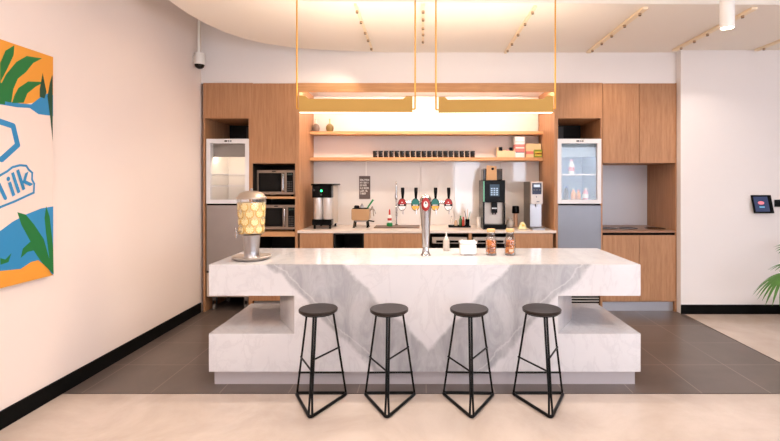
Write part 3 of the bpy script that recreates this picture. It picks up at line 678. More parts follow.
pendant(0.592, 3.72, -0.05, 0.915, 'right gold linear pendant light hanging over the marble island', 0, 0)

# ------------------------------------------------------------------ ceiling fittings
for i, (xx, y0, y1, wd) in enumerate(((-0.56, 3.86, 5.2, 0.022), (0.01, 3.86, 4.95, 0.022), (0.96, 3.9, 5.3, 0.03), (1.91, 3.93, 5.28, 0.05), (2.85, 3.94, 5.20, 0.05), (3.78, 4.0, 5.2, 0.05))):
    words_ = ['leftmost', 'second from the left', 'third from the left', 'fourth from the left', 'fifth from the left, behind the cylinder light', 'rightmost'][i]
    t = thing('track_light', 'slim cream spotlight track on the ceiling, '+words_, 'track light', (xx, (y0+y1)/2, 3.0), 0, 'spotlight tracks on the ceiling')
    hl = (y1-y0)/2
    obj('rail', B().box(-wd/2, wd/2, -hl, hl, -0.022, -0.0003), mat('cream_rail', (242, 222, 192), 0.5), t, bev=0.002)
    for q in range(5):
        yy = -hl+0.12+(2*hl-0.24)*q/4+random.uniform(-0.03, 0.03)
        hd = obj('spot_head', B().cyl(0.013, -0.042, -0.022, (0, yy), 14), mat('cream_spot', (170, 140, 110), 0.5), t)
        obj('lens', B().cyl(0.011, -0.0435, -0.0421, (0, yy), 12), BPL, hd)
def spot(loc, target, power, size, col, blend=0.8, r=0.03, name='spot_lamp'):
    d = bpy.data.lights.new(name, 'SPOT'); d.energy = power; d.color = col; d.spot_size = math.radians(size); d.spot_blend = blend; d.shadow_soft_size = r
    o = bpy.data.objects.new(name, d); C.objects.link(o); o.location = loc
    o.rotation_euler = (Vector(target)-Vector(loc)).to_track_quat('-Z', 'Y').to_euler(); return o
WM = (1.0, 0.78, 0.58)
spot((-0.56, 4.3, 2.92), (-1.3, 3.8, 0.9), 26, 80, WM); spot((0.96, 4.3, 2.92), (0.6, 3.8, 0.9), 26, 80, WM)
spot((1.91, 4.6, 2.92), (2.4, 5.5, 1.2), 30, 90, WM); spot((-0.56, 4.9, 2.92), (-2.1, 5.4, 1.2), 30, 90, WM)
spot((2.85, 4.6, 2.92), (3.4, 5.2, 1.0), 18, 90, (1, 0.86, 0.76)); spot((-0.56, 4.1, 2.92), (-2.56, 4.2, 1.4), 22, 80, WM)
# cylinder downlight
t = thing('cylinder_downlight', 'white cylinder downlight hanging at the upper right near the ceiling tracks', 'ceiling light', (wx(727, 3.5), 3.5, 2.67))
obj('housing', B().lathe([(0.043, 0.0), (0.05, 0.0), (0.05, 0.93), (0, 0.93)], seg=32), PLASW, t)
obj('lamp_lens', B().cyl(0.043, 0.004, 0.008, (0, 0), 28), emis('downlight_lens', (255, 240, 220), 30), t)
spot((wx(727, 3.5), 3.5, 2.66), (wx(727, 3.5), 3.5, 0), 40, 90, (1, 0.88, 0.74), 0.6, 0.04)
# security camera
t = thing('security_camera', 'white dome security camera on a conduit in the upper left corner', 'camera', (-2.495, 5.16, 2.82))
obj('body', B().lathe([(0, 0.128), (0.045, 0.128), (0.056, 0.118), (0.060, 0.0), (0.052, -0.005)], seg=32), PLASW, t)
obj('dome', B().lathe([(0.052, -0.005), (0.045, -0.03), (0.026, -0.047), (0, -0.053)], seg=28), mat('smoked_dome', (14, 14, 14), 0.08), t)
obj('conduit', B().tube([(-0.008, 0, 0.12), (-0.008, 0, 0.77)], 0.014, 12), PLASW, t)
obj('wall_bracket', B().box(-0.064, -0.02, -0.03, 0.03, 0.02, 0.10), PLASW, t)

# ------------------------------------------------------------------ things on the island
def dispenser():
    ox, oy = wx(251.6, 3.62), 3.62
    tr = thing('serving_tray', 'round pale tray under the fruit water dispenser on the island', 'tray', (ox, oy, SL))
    obj('tray_dish', B().lathe([(0, 0.0), (0.105, 0.0), (0.135, 0.010), (0.150, 0.026), (0.146, 0.029), (0.128, 0.016), (0.10, 0.010), (0, 0.010)], seg=48), mat('pale_tray', (180, 168, 158), 0.35, 0.3), tr)
    t = thing('drink_dispenser', 'glass water dispenser full of lemon slices on a steel stand', 'dispenser', (ox, oy, SL+0.0102))
    z0 = SL+0.0102
    obj('stand', B().lathe([(0, 0), (0.062, 0), (0.064, 0.008), (0.058, 0.016), (0.056, 0.06), (0.066, 0.165), (0.07, 0.183), (0, 0.183)], seg=40), STEEL, t)
    zb, zt_ = 1.088-z0, 1.366-z0
    obj('glass_jar', B().lathe([(0.0, zb-0.004), (0.085, zb-0.002), (0.097, zb+0.012), (0.108, zt_-0.05), (0.110, zt_-0.01), (0.106, zt_), (0.103, zt_-0.002), (0.104, zt_-0.05), (0.093, zb+0.014), (0, zb+0.003)], seg=44), GLASS, t)
    obj('lemon_water', B().lathe([(0, zb+0.004), (0.089, zb+0.0145), (0.0925, zb+0.02), (0.1025, zt_-0.05), (0.103, zt_-0.025), (0, zt_-0.025)], seg=44), mat('lemon_water', (228, 204, 148), 0.3), t)
    RIND = mat('lemon_rind', (222, 172, 74), 0.5); FL = mat('lemon_flesh', (250, 234, 178), 0.4)
    rows = [(zb+0.045, 0), (zb+0.105, 0.5), (zb+0.165, 0), (zb+0.217, 0.5)]
    for q, (zz, ph) in enumerate(rows):
        R = 0.0915+0.0085*q/3-0.0015; nn = 8
        for i in range(nn):
            a = 2*PI*(i+ph)/nn+0.2; rr = 0.033 if (i+q) % 3 else 0.036
            b = B(); b.mi = 0; b.lathe([(0, -0.001), (rr, -0.001), (rr, 0.0024), (rr*0.86, 0.003), (0, 0.003)], seg=18); b.mi = 1
            b.lathe([(0, 0.0045), (rr*0.80, 0.0040), (rr*0.82, 0.003)], seg=18)
            b.mi = 0
            for s in range(8):
                sa = 2*PI*s/8; v = [(0.003*math.cos(sa), 0.003*math.sin(sa), 0.0049), (rr*0.8*math.cos(sa-0.06), rr*0.8*math.sin(sa-0.06), 0.0047), (rr*0.8*math.cos(sa+0.06), rr*0.8*math.sin(sa+0.06), 0.0047)]
                f = b.bm.faces.new([b.bm.verts.new(p) for p in v]); f.material_index = 0
            b.xf(Matrix.Translation((R*math.cos(a), R*math.sin(a), zz+random.uniform(-0.006, 0.006))) @ Matrix.Rotation(a, 4, 'Z') @ Matrix.Rotation(PI/2, 4, 'Y'))
            obj('lemon_slice', b, [RIND, FL], t)
    obj('lid', B().lathe([(0.106, zt_+0.001), (0.113, zt_+0.002), (0.114, zt_+0.014), (0.104, zt_+0.022), (0.085, zt_+0.048), (0.045, zt_+0.062), (0, zt_+0.066)], seg=40), mat('champagne_lid', (196, 180, 164), 0.3, 0.8), t)
    obj('lid_knob', B().lathe([(0, 0), (0.009, 0.0), (0.011, 0.012), (0.007, 0.018), (0, 0.019)], (0, 0, zt_+0.0655), 20), STEEL, t)
    sp = obj('spigot', B().tube([(-0.055, -0.078, zb+0.03), (-0.074, -0.118, zb+0.03)], 0.009, 12).tube([(-0.074, -0.116, zb+0.036), (-0.074, -0.116, zb-0.012)], 0.008, 12), CHROME, t)
    obj('spigot_lever', B().tube([(-0.074, -0.116, zb+0.03), (-0.076, -0.120, zb+0.062)], 0.005, 10), CHROME, sp)
dispenser()

def beer_tower():
    oy = 3.80; ox = wx(425.7, oy); t = thing('beer_tower', 'chrome beer tower with five round badges and black tap handles', 'beer tap', (ox, oy, SL))
    H = 0.502
    obj('base_flange', B().lathe([(0, 0), (0.042, 0), (0.042, 0.006), (0.034, 0.014), (0.026, 0.045), (0.024, 0.07), (0, 0.07)], seg=36), CHROME, t)
    obj('column', B().lathe([(0, 0.069), (0.027, 0.07), (0.029, 0.12), (0.038, 0.27), (0.046, 0.38), (0.049, 0.43), (0.047, 0.465), (0.034, 0.49), (0.012, 0.502), (0, 0.503)], seg=40), CHROME, t)
    obj('cross_pipe', B().tube([(-0.205, 0, 0.435), (0.205, 0, 0.435)], 0.016, 20), CHROME, t)
    for s in (-1, 1):
        obj('pipe_end', B().lathe([(0, -0.012), (0.02, -0.010), (0.022, 0), (0.02, 0.010), (0, 0.012)]).xf(Matrix.Translation((s*0.205, 0, 0.435)) @ Matrix.Rotation(PI/2, 4, 'Y')), CHROME, t)
    WB = mat('badge_white', (236, 230, 226), 0.35); RB = mat('badge_red', (160, 34, 32), 0.35); TB = mat('badge_teal', (36, 108, 100), 0.35); YB_ = mat('badge_amber', (226, 168, 72), 0.35); KB = mat('badge_black', (16, 16, 16), 0.35)
    def badge(parent, x, y, z, w, h, style):
        w *= 1.08; h *= 1.12
        rim = obj('badge', B().lathe([(0, 0), (0.5, 0), (0.5, 0.9), (0.46, 1.0), (0, 1.0)], seg=36).xf(Matrix.Translation((x, y, z)) @ Matrix.Rotation(PI/2, 4, 'X') @ Matrix.Diagonal((w, h, 0.008, 1))), KB if style != 'c' else RB, parent)
        b = B(); y2 = y-0.0086
        def half(z0, z1, mi, f=0.90):
            b.mi = mi; n = 16; pts = []
            for k in range(n+1):
                zz = z0+(z1-z0)*k/n; pts.append((zz, math.sqrt(max(0, 0.25-zz*zz))*f))
            poly = [(x+w*q, z+h*zz*f) for zz, q in pts]+[(x-w*q, z+h*zz*f) for zz, q in reversed(pts)]
            out = []
            for p in poly:
                if not out or (abs(p[0]-out[-1][0])+abs(p[1]-out[-1][1])) > 1e-6: out.append(p)
            if abs(out[0][0]-out[-1][0])+abs(out[0][1]-out[-1][1]) < 1e-6: out.pop()
            b.prism(out, y2-0.0006, y2, 'y')
        if style == 'r':
            half(0.04, 0.5, 1); half(-0.14, 0.04, 2); half(-0.5, -0.14, 0)
            b.mi = 0
            for k in range(3): b.box(x-0.016+k*0.011, x-0.008+k*0.011, y2-0.0012, y2, z-0.006, z+0.002)
            b.box(x-0.005, x+0.005, y2-0.0012, y2, z+0.014, z+0.022)
        elif style == 't':
            half(0.02, 0.5, 1); half(-0.12, 0.02, 2); half(-0.5, -0.12, 3)
            b.mi = 0
            for k in range(4): b.box(x-0.020+k*0.0105, x-0.013+k*0.0105, y2-0.0012, y2, z-0.008, z)
        else:
            half(-0.5, 0.5, 0, 0.5)
            b.mi = 2; b.prism([(x-0.007, z+0.004), (x+0.007, z+0.004), (x+0.005, z+0.018), (x, z+0.024), (x-0.005, z+0.018)], y2-0.0012, y2, 'y')
            b.mi = 0; b.prism([(x-0.012, z+0.002), (x+0.012, z+0.002), (x+0.003, z-0.024), (x-0.003, z-0.024)], y2-0.0014, y2, 'y')
        obj('badge_face', b, [WB, TB if style == 't' else RB, KB, YB_], rim, smooth=0)
    badge(t, 0.0, -0.046, 0.424, 0.066, 0.096, 'c')
    for x, stl in ((-0.192, 'r'), (-0.084, 't'), (0.076, 't'), (0.183, 'r')):
        tp = obj('tap', B().tube([(x, 0, 0.435), (x, -0.05, 0.435)], 0.012, 14).tube([(x, -0.045, 0.46), (x, -0.045, 0.41)], 0.011, 14)
                 .tube(rounded([(x+0.006, -0.045, 0.42), (x+0.006, -0.07, 0.40), (x+0.006, -0.072, 0.345)], 0.02, 4, False), 0.005, 10), CHROME, t)
        obj('tap_handle', B().lathe([(0, 0), (0.008, 0), (0.009, 0.012), (0.014, 0.062), (0.015, 0.094), (0.012, 0.1), (0, 0.1)], (x+0.004, -0.05, 0.462), 18), BPL, tp)
        badge(tp, x, -0.064, 0.424, 0.064, 0.092, stl)
beer_tower()

t = thing('squeeze_bottle', 'small clear white squeeze bottle with a nozzle on the island', 'bottle', (wx(446.3, 4.06), 4.06, SL))
obj('body', B().lathe([(0, 0), (0.026, 0), (0.028, 0.004), (0.028, 0.09), (0.020, 0.106), (0.013, 0.11), (0, 0.11)], seg=28), mat('milky_plastic', (226, 216, 208), 0.3, trans=0.4), t)
obj('nozzle_cap', B().lathe([(0, 0.11), (0.014, 0.11), (0.014, 0.122), (0.007, 0.128), (0.003, 0.165), (0, 0.165)], seg=20), PLASW, t)
t = thing('sugar_box', 'white ceramic lidded box beside the beer tower on the island', 'container', (wx(467.8, 3.85), 3.85, SL))
obj('box_body', B().box(-0.068, 0.068, -0.055, 0.055, 0.006, 0.092), CERA, t, bev=0.014, seg=4)
obj('box_lid', B().box(-0.071, 0.071, -0.058, 0.058, 0.0925, 0.115), CERA, t, bev=0.010, seg=4)
for sx in (-1, 1): obj('lid_tab', B().box(sx*0.05-0.008, sx*0.05+0.008, -0.02, 0.02, 0.1155, 0.124), CERA, t, bev=0.003)
for sx in (-1, 1): obj('foot', B().box(sx*0.045-0.01, sx*0.045+0.01, -0.04, 0.04, 0, 0.0058), CERA, t)
def cookie_jar(px, label, seed):
    rnd = random.Random(seed); oy = 3.83; z = SL
    t = thing('cookie_jar', label, 'jar', (wx(px, oy), oy, z), 0, 'glass cookie jars on the island')
    obj('glass_jar', B().lathe([(0, 0), (0.042, 0), (0.045, 0.006), (0.045, 0.125), (0.038, 0.15), (0.031, 0.16), (0.031, 0.192), (0.029, 0.192), (0.029, 0.16), (0.036, 0.148), (0.0435, 0.124), (0.0435, 0.008), (0, 0.003)], seg=36), GLASS, t)
    obj('lid', B().lathe([(0, 0.1925), (0.034, 0.1925), (0.036, 0.196), (0.036, 0.213), (0.033, 0.217), (0, 0.217)], seg=32), LIDWOOD, t)
    obj('label_sticker', B().prism([(-0.016, 0.03), (0.016, 0.03), (0.016, 0.055), (-0.016, 0.055)], -0.0475, -0.0462, 'y'), mat('jar_sticker', (140, 100, 80) if seed == 1 else (220, 190, 160), 0.5), t)
    m1 = [mat('biscuit', (214, 124, 40), 0.7), mat('dark_biscuit', (160, 80, 30), 0.7), mat('pale_biscuit', (228, 156, 74), 0.7)]
    b = B()
    for i in range(150):
        b.mi = rnd.choice((0, 0, 1, 2)); s = B(); 
        r = rnd.uniform(0.008, 0.013); rad = 0.034*math.sqrt(rnd.random()); a = rnd.uniform(0, 2*PI); zz = rnd.uniform(0.016, 0.118)
        M = Matrix.Translation((rad*math.cos(a), rad*math.sin(a), zz)) @ Matrix.Rotation(rnd.uniform(0, 3), 4, 'X') @ Matrix.Rotation(rnd.uniform(0, 3), 4, 'Y')
        n0 = len(b.bm.verts)
        b.lathe([(0, -0.003), (r, -0.003), (r*1.05, 0), (r, 0.003), (0, 0.004)], seg=10)
        b.bm.verts.ensure_lookup_table()
        bmesh.ops.transform(b.bm, matrix=M, verts=b.bm.verts[n0:])
    o = obj('biscuit_filling', b, m1, t); o['kind'] = 'stuff'
    o['label'] = 'small orange brown biscuits filling the jar'
cookie_jar(491, 'left glass jar of orange biscuits with a wooden lid', 1)
cookie_jar(510, 'right glass jar of orange biscuits with a wooden lid', 2)

# ------------------------------------------------------------------ niche shelves: mugs, vases, boxes
def make_mug(loc, rz, label):
    t = thing('mug', label, 'mug', loc, rz, 'row of black mugs on the lower oak shelf')
    obj('cup', B().lathe([(0, 0), (0.027, 0), (0.029, 0.003), (0.0305, 0.082), (0.0285, 0.084), (0.0255, 0.082), (0.023, 0.006), (0, 0.005)], seg=20), mat('black_glaze', (20, 19, 20), 0.25), t)
    obj('handle', B().tube(rounded([(0.0285, 0, 0.065), (0.042, 0, 0.062), (0.042, 0, 0.025), (0.0275, 0, 0.022)], 0.012, 3, False), 0.0035, 6), MUGH, t)
    return t
MUGH = mat('grey_glaze', (150, 140, 134), 0.3)
NM = 19; xs = [wx(375.2+(472.6-375.2)*i/(NM-1), 5.86) for i in range(NM)]
ORD = 'first second third fourth fifth sixth seventh eighth ninth tenth eleventh twelfth thirteenth fourteenth fifteenth sixteenth seventeenth eighteenth nineteenth'.split()
mug = make_mug((xs[0], 5.86, ZS2), -0.9, 'small black mug at the left end of the row on the lower oak shelf')
for i in range(1, NM):
    dup(mug, (xs[i], 5.86, ZS2), -0.9, 'small black mug, %s from the left in the row on the lower oak shelf' % ORD[i] if i < NM-1 else 'small black mug at the right end of the row on the lower oak shelf')
def vase(px, label, m1, m2, h):
    t = thing('vase', label, 'vase', (wx(px, 5.88), 5.88, ZS1))
    obj('bulb', B().lathe([(0, 0), (0.034, 0), (0.042, 0.014), (0.049, 0.045), (0.047, 0.07), (0.033, 0.092), (0.016, 0.104)], seg=32), m1, t)
    obj('neck', B().lathe([(0.016, 0.104), (0.010, 0.118), (0.009, h-0.012), (0.014, h), (0.011, h), (0.006, h-0.012), (0.007, 0.115)], seg=24), m2, t)
vase(316, 'grey and cream bulb vase, left one on the upper oak shelf', mat('grey_brown_glaze', (118, 104, 96), 0.3, noise=0.3), mat('cream_glaze', (214, 200, 186), 0.3), 0.165)
vase(329.8, 'olive gold bulb vase, right one on the upper oak shelf', mat('olive_glaze', (120, 100, 54), 0.3, noise=0.3), mat('cream_glaze2', (196, 176, 130), 0.3), 0.165)
YS = 5.86
def sbox(name, px0, px1, z0, py0, label, m, y0=5.82, y1=5.95, strip=None):
    xa, xb = wx(px0, y0), wx(px1, y0); zt_ = wz(py0, y0); t = thing(name, label, 'box', ((xa+xb)/2, (y0+y1)/2, z0)); hw = (xb-xa)/2; hd = (y1-y0)/2; h = zt_-z0
    obj('carton', B().box(-hw, hw, -hd, hd, 0, h), m, t, bev=0.001)
    if strip:
        for a, c, mm in strip: obj('printed_panel', B().box(-hw+0.004, hw-0.004, -hd-0.0012, -hd-0.0001, h*a, h*c), mm, t)
    return zt_
t = thing('wooden_crate', 'small pale wooden crate of dark packets on the lower shelf', 'crate', (wx(505.8, YS), YS+0.02, ZS2))
cr = mat('pale_crate', (222, 196, 158), 0.6)
obj('crate_box', B().box(-0.11, 0.11, -0.055, -0.045, 0, 0.085).box(-0.11, 0.11, 0.045, 0.055, 0, 0.085).box(-0.11, -0.10, -0.045, 0.045, 0, 0.13).box(0.10, 0.11, -0.045, 0.045, 0, 0.11).box(-0.10, 0.10, -0.045, 0.045, 0, 0.008), cr, t, bev=0.001)
for q, (dx, hh, m) in enumerate(((-0.066, 0.135, BPL), (-0.022, 0.10, cr), (0.022, 0.10, PINK), (0.066, 0.13, BPL))):
    p = obj('tea_packet', B().box(-0.02, 0.02, -0.035, 0.035, 0, hh-0.01), m, bev=0.004); p.location = (wx(505.8, YS)+dx, YS+0.02, ZS2+0.009)
    tag(p, ['black packet at the left end of the small wooden crate', 'cream packet second from the left in the wooden crate', 'pink packet third from the left in the wooden crate', 'black packet at the right end of the small wooden crate'][q], 'packet')
CW = mat('carton_white', (236, 232, 230), 0.5); CP = mat('carton_pink', (222, 128, 124), 0.5); CC = mat('carton_cream', (232, 200, 158), 0.55); CG = mat('carton_green', (128, 148, 48), 0.5); CY = mat('carton_yellow', (226, 190, 76), 0.5); NAVY = mat('carton_navy', (44, 42, 78), 0.5)
z = sbox('carton_box', 515.4, 524.6, ZS2, 151.8, 'white carton at the bottom of the three box stack on the lower shelf', CW, strip=[(0.86, 1.0, NAVY)])
z = sbox('carton_box', 515.2, 524.6, z+0.0005, 144.3, 'pink striped carton in the middle of the three box stack', CP, strip=[(0.45, 0.6, CW)])
z = sbox('carton_box', 515.0, 524.8, z+0.0005, 136.8, 'white carton on top of the three box stack on the lower shelf', CW, strip=[(0.25, 0.4, mat('grey_print', (196, 200, 206), 0.5))])
sbox('carton_box', 525.4, 541, ZS2, 143.6, 'cream carton at the back right of the lower shelf', CC, 5.87, 5.99, strip=[(0.25, 0.45, CP)])
sbox('carton_box', 534.6, 542.0, ZS2, 149.6, 'green and yellow carton at the right end of the lower shelf', CG, 5.81, 5.865, strip=[(0.2, 0.75, CY), (0.4, 0.55, RED)])

# ------------------------------------------------------------------ on the back worktop
def urn():
    Y0 = 5.47; x0, x1 = wx(312, Y0), wx(331.5, Y0); z = WT; loc = ((x0+x1)/2, Y0, z); w = (x1-x0)/2; D = 0.42
    t = thing('coffee_brewer', 'steel and black coffee brewer with a green light at the left', 'coffee machine', loc)
    h = wz(185.6, Y0)-z
    obj('side_housing', B().box(-w, w, 0.12, D, 0.045, h), mat('pale_steel_side', (200, 188, 176), 0.4, 0.2), t, bev=0.003)
    obj('control_head', B().box(-w, w, 0.0, 0.1199, h-0.145, h), BPL, t, bev=0.006)
    obj('top_plate', B().prism([(-w-0.008, -0.02), (w+0.004, -0.02), (w+0.03, 0.12), (w+0.03, D), (-w-0.008, D)], h+0.0005, h+0.022), BPL, t, bev=0.004)
    for s in (-1, 1): obj('steel_tank', B().lathe([(0, 0.115), (0.053, 0.115), (0.055, 0.12), (0.055, h-0.146), (0, h-0.146)], (s*0.056, 0.062, 0), 30), mat('bright_steel', (222, 216, 212), 0.3, 0.5), t)
    obj('drip_base', B().box(-w, w, 0.0, 0.1199, 0.045, 0.114), BPL, t, bev=0.004)
    for sx in (-1, 1):
        for yy in (0.03, D-0.04): obj('foot', B().cyl(0.014, 0, 0.0449, (sx*(w-0.025), yy), 14), BPL, t)
    obj('indicator_light', B().lathe([(0, 0), (0.013, 0), (0.011, 0.004), (0, 0.005)], seg=20).xf(Matrix.Translation((-0.005, -0.0002, h-0.062)) @ Matrix.Rotation(PI/2, 4, 'X')), emis('green_indicator', (60, 255, 150), 4), t)
    obj('knob', B().lathe([(0, 0), (0.010, 0), (0.009, 0.012), (0, 0.013)], seg=20).xf(Matrix.Translation((-0.005, -0.0002, h-0.108)) @ Matrix.Rotation(PI/2, 4, 'X')), DGREY, t)
    obj('button', B().box(-w+0.012, -w+0.034, -0.003, -0.0002, h-0.065, h-0.045), DGREY, t)
    ox = w+0.012
urn()
def press():
    Y0 = 5.6; x0, x1 = wx(351.3, Y0), wx(369.2, Y0); loc = ((x0+x1)/2, Y0, WT); w = (x1-x0)/2
    t = thing('espresso_machine', 'small tan box shaped espresso machine on four black legs', 'coffee machine', loc)
    TAN = mat('tan_metal', (186, 150, 112), 0.35, 0.5); zl, zh = wz(220.5, Y0)-WT, wz(209.2, Y0)-WT
    obj('housing', B().prism([(-w, zl+0.012), (-w+0.02, zl), (w-0.02, zl), (w, zl+0.012), (w, zh), (-w, zh)], 0, 0.2, 'y'), TAN, t, bev=0.006)
    obj('belly', B().prism([(-w+0.03, zl-0.0005), (-w+0.05, zl-0.018), (w-0.04, zl-0.018), (w-0.02, zl-0.0005)], 0.02, 0.18, 'y'), STEEL, t)
    obj('top_tray', B().box(-w+0.01, w-0.02, 0.02, 0.18, zh+0.0005, zh+0.012), BPL, t, bev=0.003)
    obj('hopper_cap', B().lathe([(0, 0), (0.035, 0), (0.035, 0.02), (0.022, 0.03), (0, 0.03)], (-w+0.055, 0.08, zh+0.0125), 24), BPL, t)
    obj('pressure_cap', B().lathe([(0, 0), (0.024, 0), (0.02, 0.03), (0.009, 0.038), (0.012, 0.05), (0, 0.054)], (0.01, 0.08, zh+0.0125), 24), STEEL, t)
    for sx in (-1, 1):
        for yy in (0.03, 0.17): obj('leg', B().tube([(sx*(w-0.035), yy, zl+0.002), (sx*(w-0.025), yy, 0.006)], 0.009, 10).cyl(0.014, 0, 0.01, (sx*(w-0.025), yy), 14), BPL, t)
    obj('lever_handle', B().tube([(w-0.03, 0.05, zh+0.01), (w+0.045, 0.04, zh+0.115)], 0.008, 12, r1=0.012), GREEN, t)
    obj('steam_wand', B().tube(rounded([(w-0.002, 0.06, zh-0.02), (w+0.05, 0.05, zh+0.01), (w+0.075, 0.04, zh-0.06)], 0.03, 5, False), 0.005, 10)
        .tube(rounded([(w-0.002, 0.12, zh-0.03), (w+0.03, 0.1, zh+0.04), (w+0.05, 0.06, zh-0.09)], 0.03, 5, False), 0.005, 10), CHROME, t)
    obj('filter_holder', B().tube([(w-0.01, 0.03, zl-0.004), (w+0.06, 0.0, zl-0.012)], 0.008, 12), BPL, t)
press()
t = thing('wall_sign', 'small dark notice with white lines of text hanging under the lower shelf', 'sign', (wx(364.6, 6.0), 6.005, wz(199, 6.0)))
hw = wx(370.2, 6.0)-wx(364.6, 6.0); hh = wz(176, 6.0)-wz(199, 6.0)
obj('board', B().box(-hw, hw, 0, 0.008, 0, hh), mat('sign_brown', (92, 78, 74), 0.6), t, bev=0.001)
b = B(); rnd = random.Random(4)
for r_, ln in enumerate((9, 9, 7, 9, 8, 6)):
    zz = hh*0.79-r_*hh*0.118; x = -hw+0.012; cw = (2*hw-0.024)/9
    for c in range(ln):
        if r_ in (1, 3) and c == 3 or r_ == 2 and c == 2 or r_ == 4 and c == 4: x += cw*0.6; continue
        k_ = rnd.choice('HEOTIL'); a, c2 = x, x+cw*0.78; h_ = hh*0.078; th = cw*0.22
        if k_ in 'HO': b.box(a, a+th, -0.0008, -0.0001, zz, zz+h_).box(c2-th, c2, -0.0008, -0.0001, zz, zz+h_)
        if k_ in 'EL': b.box(a, a+th, -0.0008, -0.0001, zz, zz+h_)
        if k_ in 'EO': b.box(a, c2, -0.0010, -0.0001, zz+h_*0.82, zz+h_)
        if k_ in 'ELO': b.box(a, c2, -0.0010, -0.0001, zz, zz+h_*0.18)
        if k_ in 'HE': b.box(a, c2, -0.0010, -0.0001, zz+h_*0.42, zz+h_*0.6)
        if k_ == 'T': b.box(a, c2, -0.0010, -0.0001, zz+h_*0.8, zz+h_)
        if k_ in 'TI': b.box((a+c2)/2-th/2, (a+c2)/2+th/2, -0.0008, -0.0001, zz, zz+h_)
        x += cw
obj('lettering', b, PLASW, t, smooth=0)
obj('hanging_strip', B().box(0.012, 0.028, 0.001, 0.004, hh, wz(160.6, 5.8)-wz(199, 6.0)-0.001), PLASW, t)
# drying mat with rim, green bottle, spring tap
dm = obj('sink_drainer', B().box(wx(374.5, 5.65), wx(419.5, 5.65), 5.56, 5.86, WT, WT+0.012), mat('dark_rim', (96, 70, 52), 0.4), bev=0.003); tag(dm, 'flat brown rimmed drainer on the worktop behind the beer tower', 'drainer')
t = thing('soap_bottle', 'green and white soap bottle with a red top by the spring tap', 'bottle', (wx(389.6, 5.72), 5.72, WT+0.0121))
obj('base_part', B().lathe([(0, 0), (0.036, 0), (0.038, 0.03), (0.026, 0.045), (0, 0.045)], seg=24), GREEN, t)
obj('body', B().lathe([(0, 0.0455), (0.026, 0.0455), (0.024, 0.12), (0.014, 0.14), (0, 0.14)], seg=24), PLASW, t)
obj('label_band', B().lathe([(0.0265, 0.07), (0.0258, 0.10)], seg=24), RED, t)
obj('cap', B().lathe([(0, 0.1405), (0.012, 0.1405), (0.010, 0.19), (0.005, 0.21), (0, 0.21)], seg=20), RED, t)
t = thing('spring_tap', 'tall thin chrome spring tap standing behind the beer tower', 'tap', (wx(396.5, 5.9), 5.9, WT+0.0001))
obj('pipe', B().cyl(0.022, 0, 0.02, seg=24).tube(rounded([(0, 0, 0.01), (0, 0, 0.56), (0.0, -0.10, 0.56), (0.0, -0.10, 0.40)], 0.05, 6, False), 0.009, 12), CHROME, t)
sp = []
for i in range(240): a = i*0.55; sp.append((0.016*math.cos(a), 0.016*math.sin(a), 0.12+0.38*i/240))
obj('spring', B().tube(sp, 0.0028, 5), CHROME, t)
obj('spray_head', B().lathe([(0, 0.34), (0.014, 0.34), (0.018, 0.38), (0.012, 0.42), (0, 0.42)], (0, -0.10, 0), 20), CHROME, t)
# tray with small bottles and a pot of utensils
TY = 5.72; tz = WT
tr = obj('condiment_tray', B().box(wx(448.5, TY), wx(470.2, TY), TY-0.07, TY+0.07, tz, tz+0.008).box(wx(448.5, TY), wx(470.2, TY), TY-0.07, TY-0.064, tz+0.008, tz+0.022).box(wx(448.5, TY), wx(470.2, TY), TY+0.064, TY+0.07, tz+0.008, tz+0.022), BPL); tag(tr, 'black rectangular tray of small bottles right of the beer tower', 'tray')
tz2 = tz+0.0081
bottle('syrup_bottle', 451.6, TY, tz2, 0.13, 0.016, GLASS, CHROME, 'slim clear bottle at the left end of the black tray', 0.4)
bottle('syrup_bottle', 456, TY, tz2, 0.09, 0.02, mat('clear_amber', (206, 170, 140), 0.2), PLASW, 'short pale bottle second from the left on the black tray', 0.5)
bottle('syrup_bottle', 460.6, TY+0.02, tz2, 0.13, 0.02, mat('green_glass', (70, 104, 66), 0.2), GREEN, 'green bottle near the middle of the black tray', 0.4)
bottle('syrup_bottle', 463.4, TY-0.03, tz2, 0.12, 0.016, mat('red_syrup', (176, 60, 44), 0.3), RED, 'red bottle beside the utensil pot on the black tray', 0.5)
t = thing('utensil_pot', 'black pot on the right end of the black tray', 'pot', (wx(467.3, TY), TY-0.01, tz2))
obj('pot', B().lathe([(0, 0), (0.026, 0), (0.027, 0.09), (0.0245, 0.09), (0.0235, 0.004), (0, 0.004)], seg=24), BPL, t)
for q, (a, ln, m, lb) in enumerate(((-0.5, 0.19, BPL, 'black spoon handle leaning left in the utensil pot'), (0.1, 0.21, LIDWOOD, 'wooden stirrer standing upright in the utensil pot'), (0.55, 0.18, GREEN, 'green stick leaning right in the utensil pot'))):
    s = obj('stirrer', B().tube([(0, 0, 0), (math.sin(a)*ln*0.45, 0.004, ln)], 0.0035, 8), m); s.location = (wx(467.3, TY)-0.006*math.copysign(1, a), TY-0.018+q*0.008, tz2+0.0045); tag(s, lb, 'utensil')
t = thing('tumbler', 'white cylindrical cup beside the black coffee machine', 'cup', (wx(479, 5.66), 5.66, WT))
obj('cup', B().lathe([(0, 0), (0.026, 0), (0.028, 0.13), (0.026, 0.13), (0.024, 0.006), (0, 0.006)], seg=28), CERA, t)

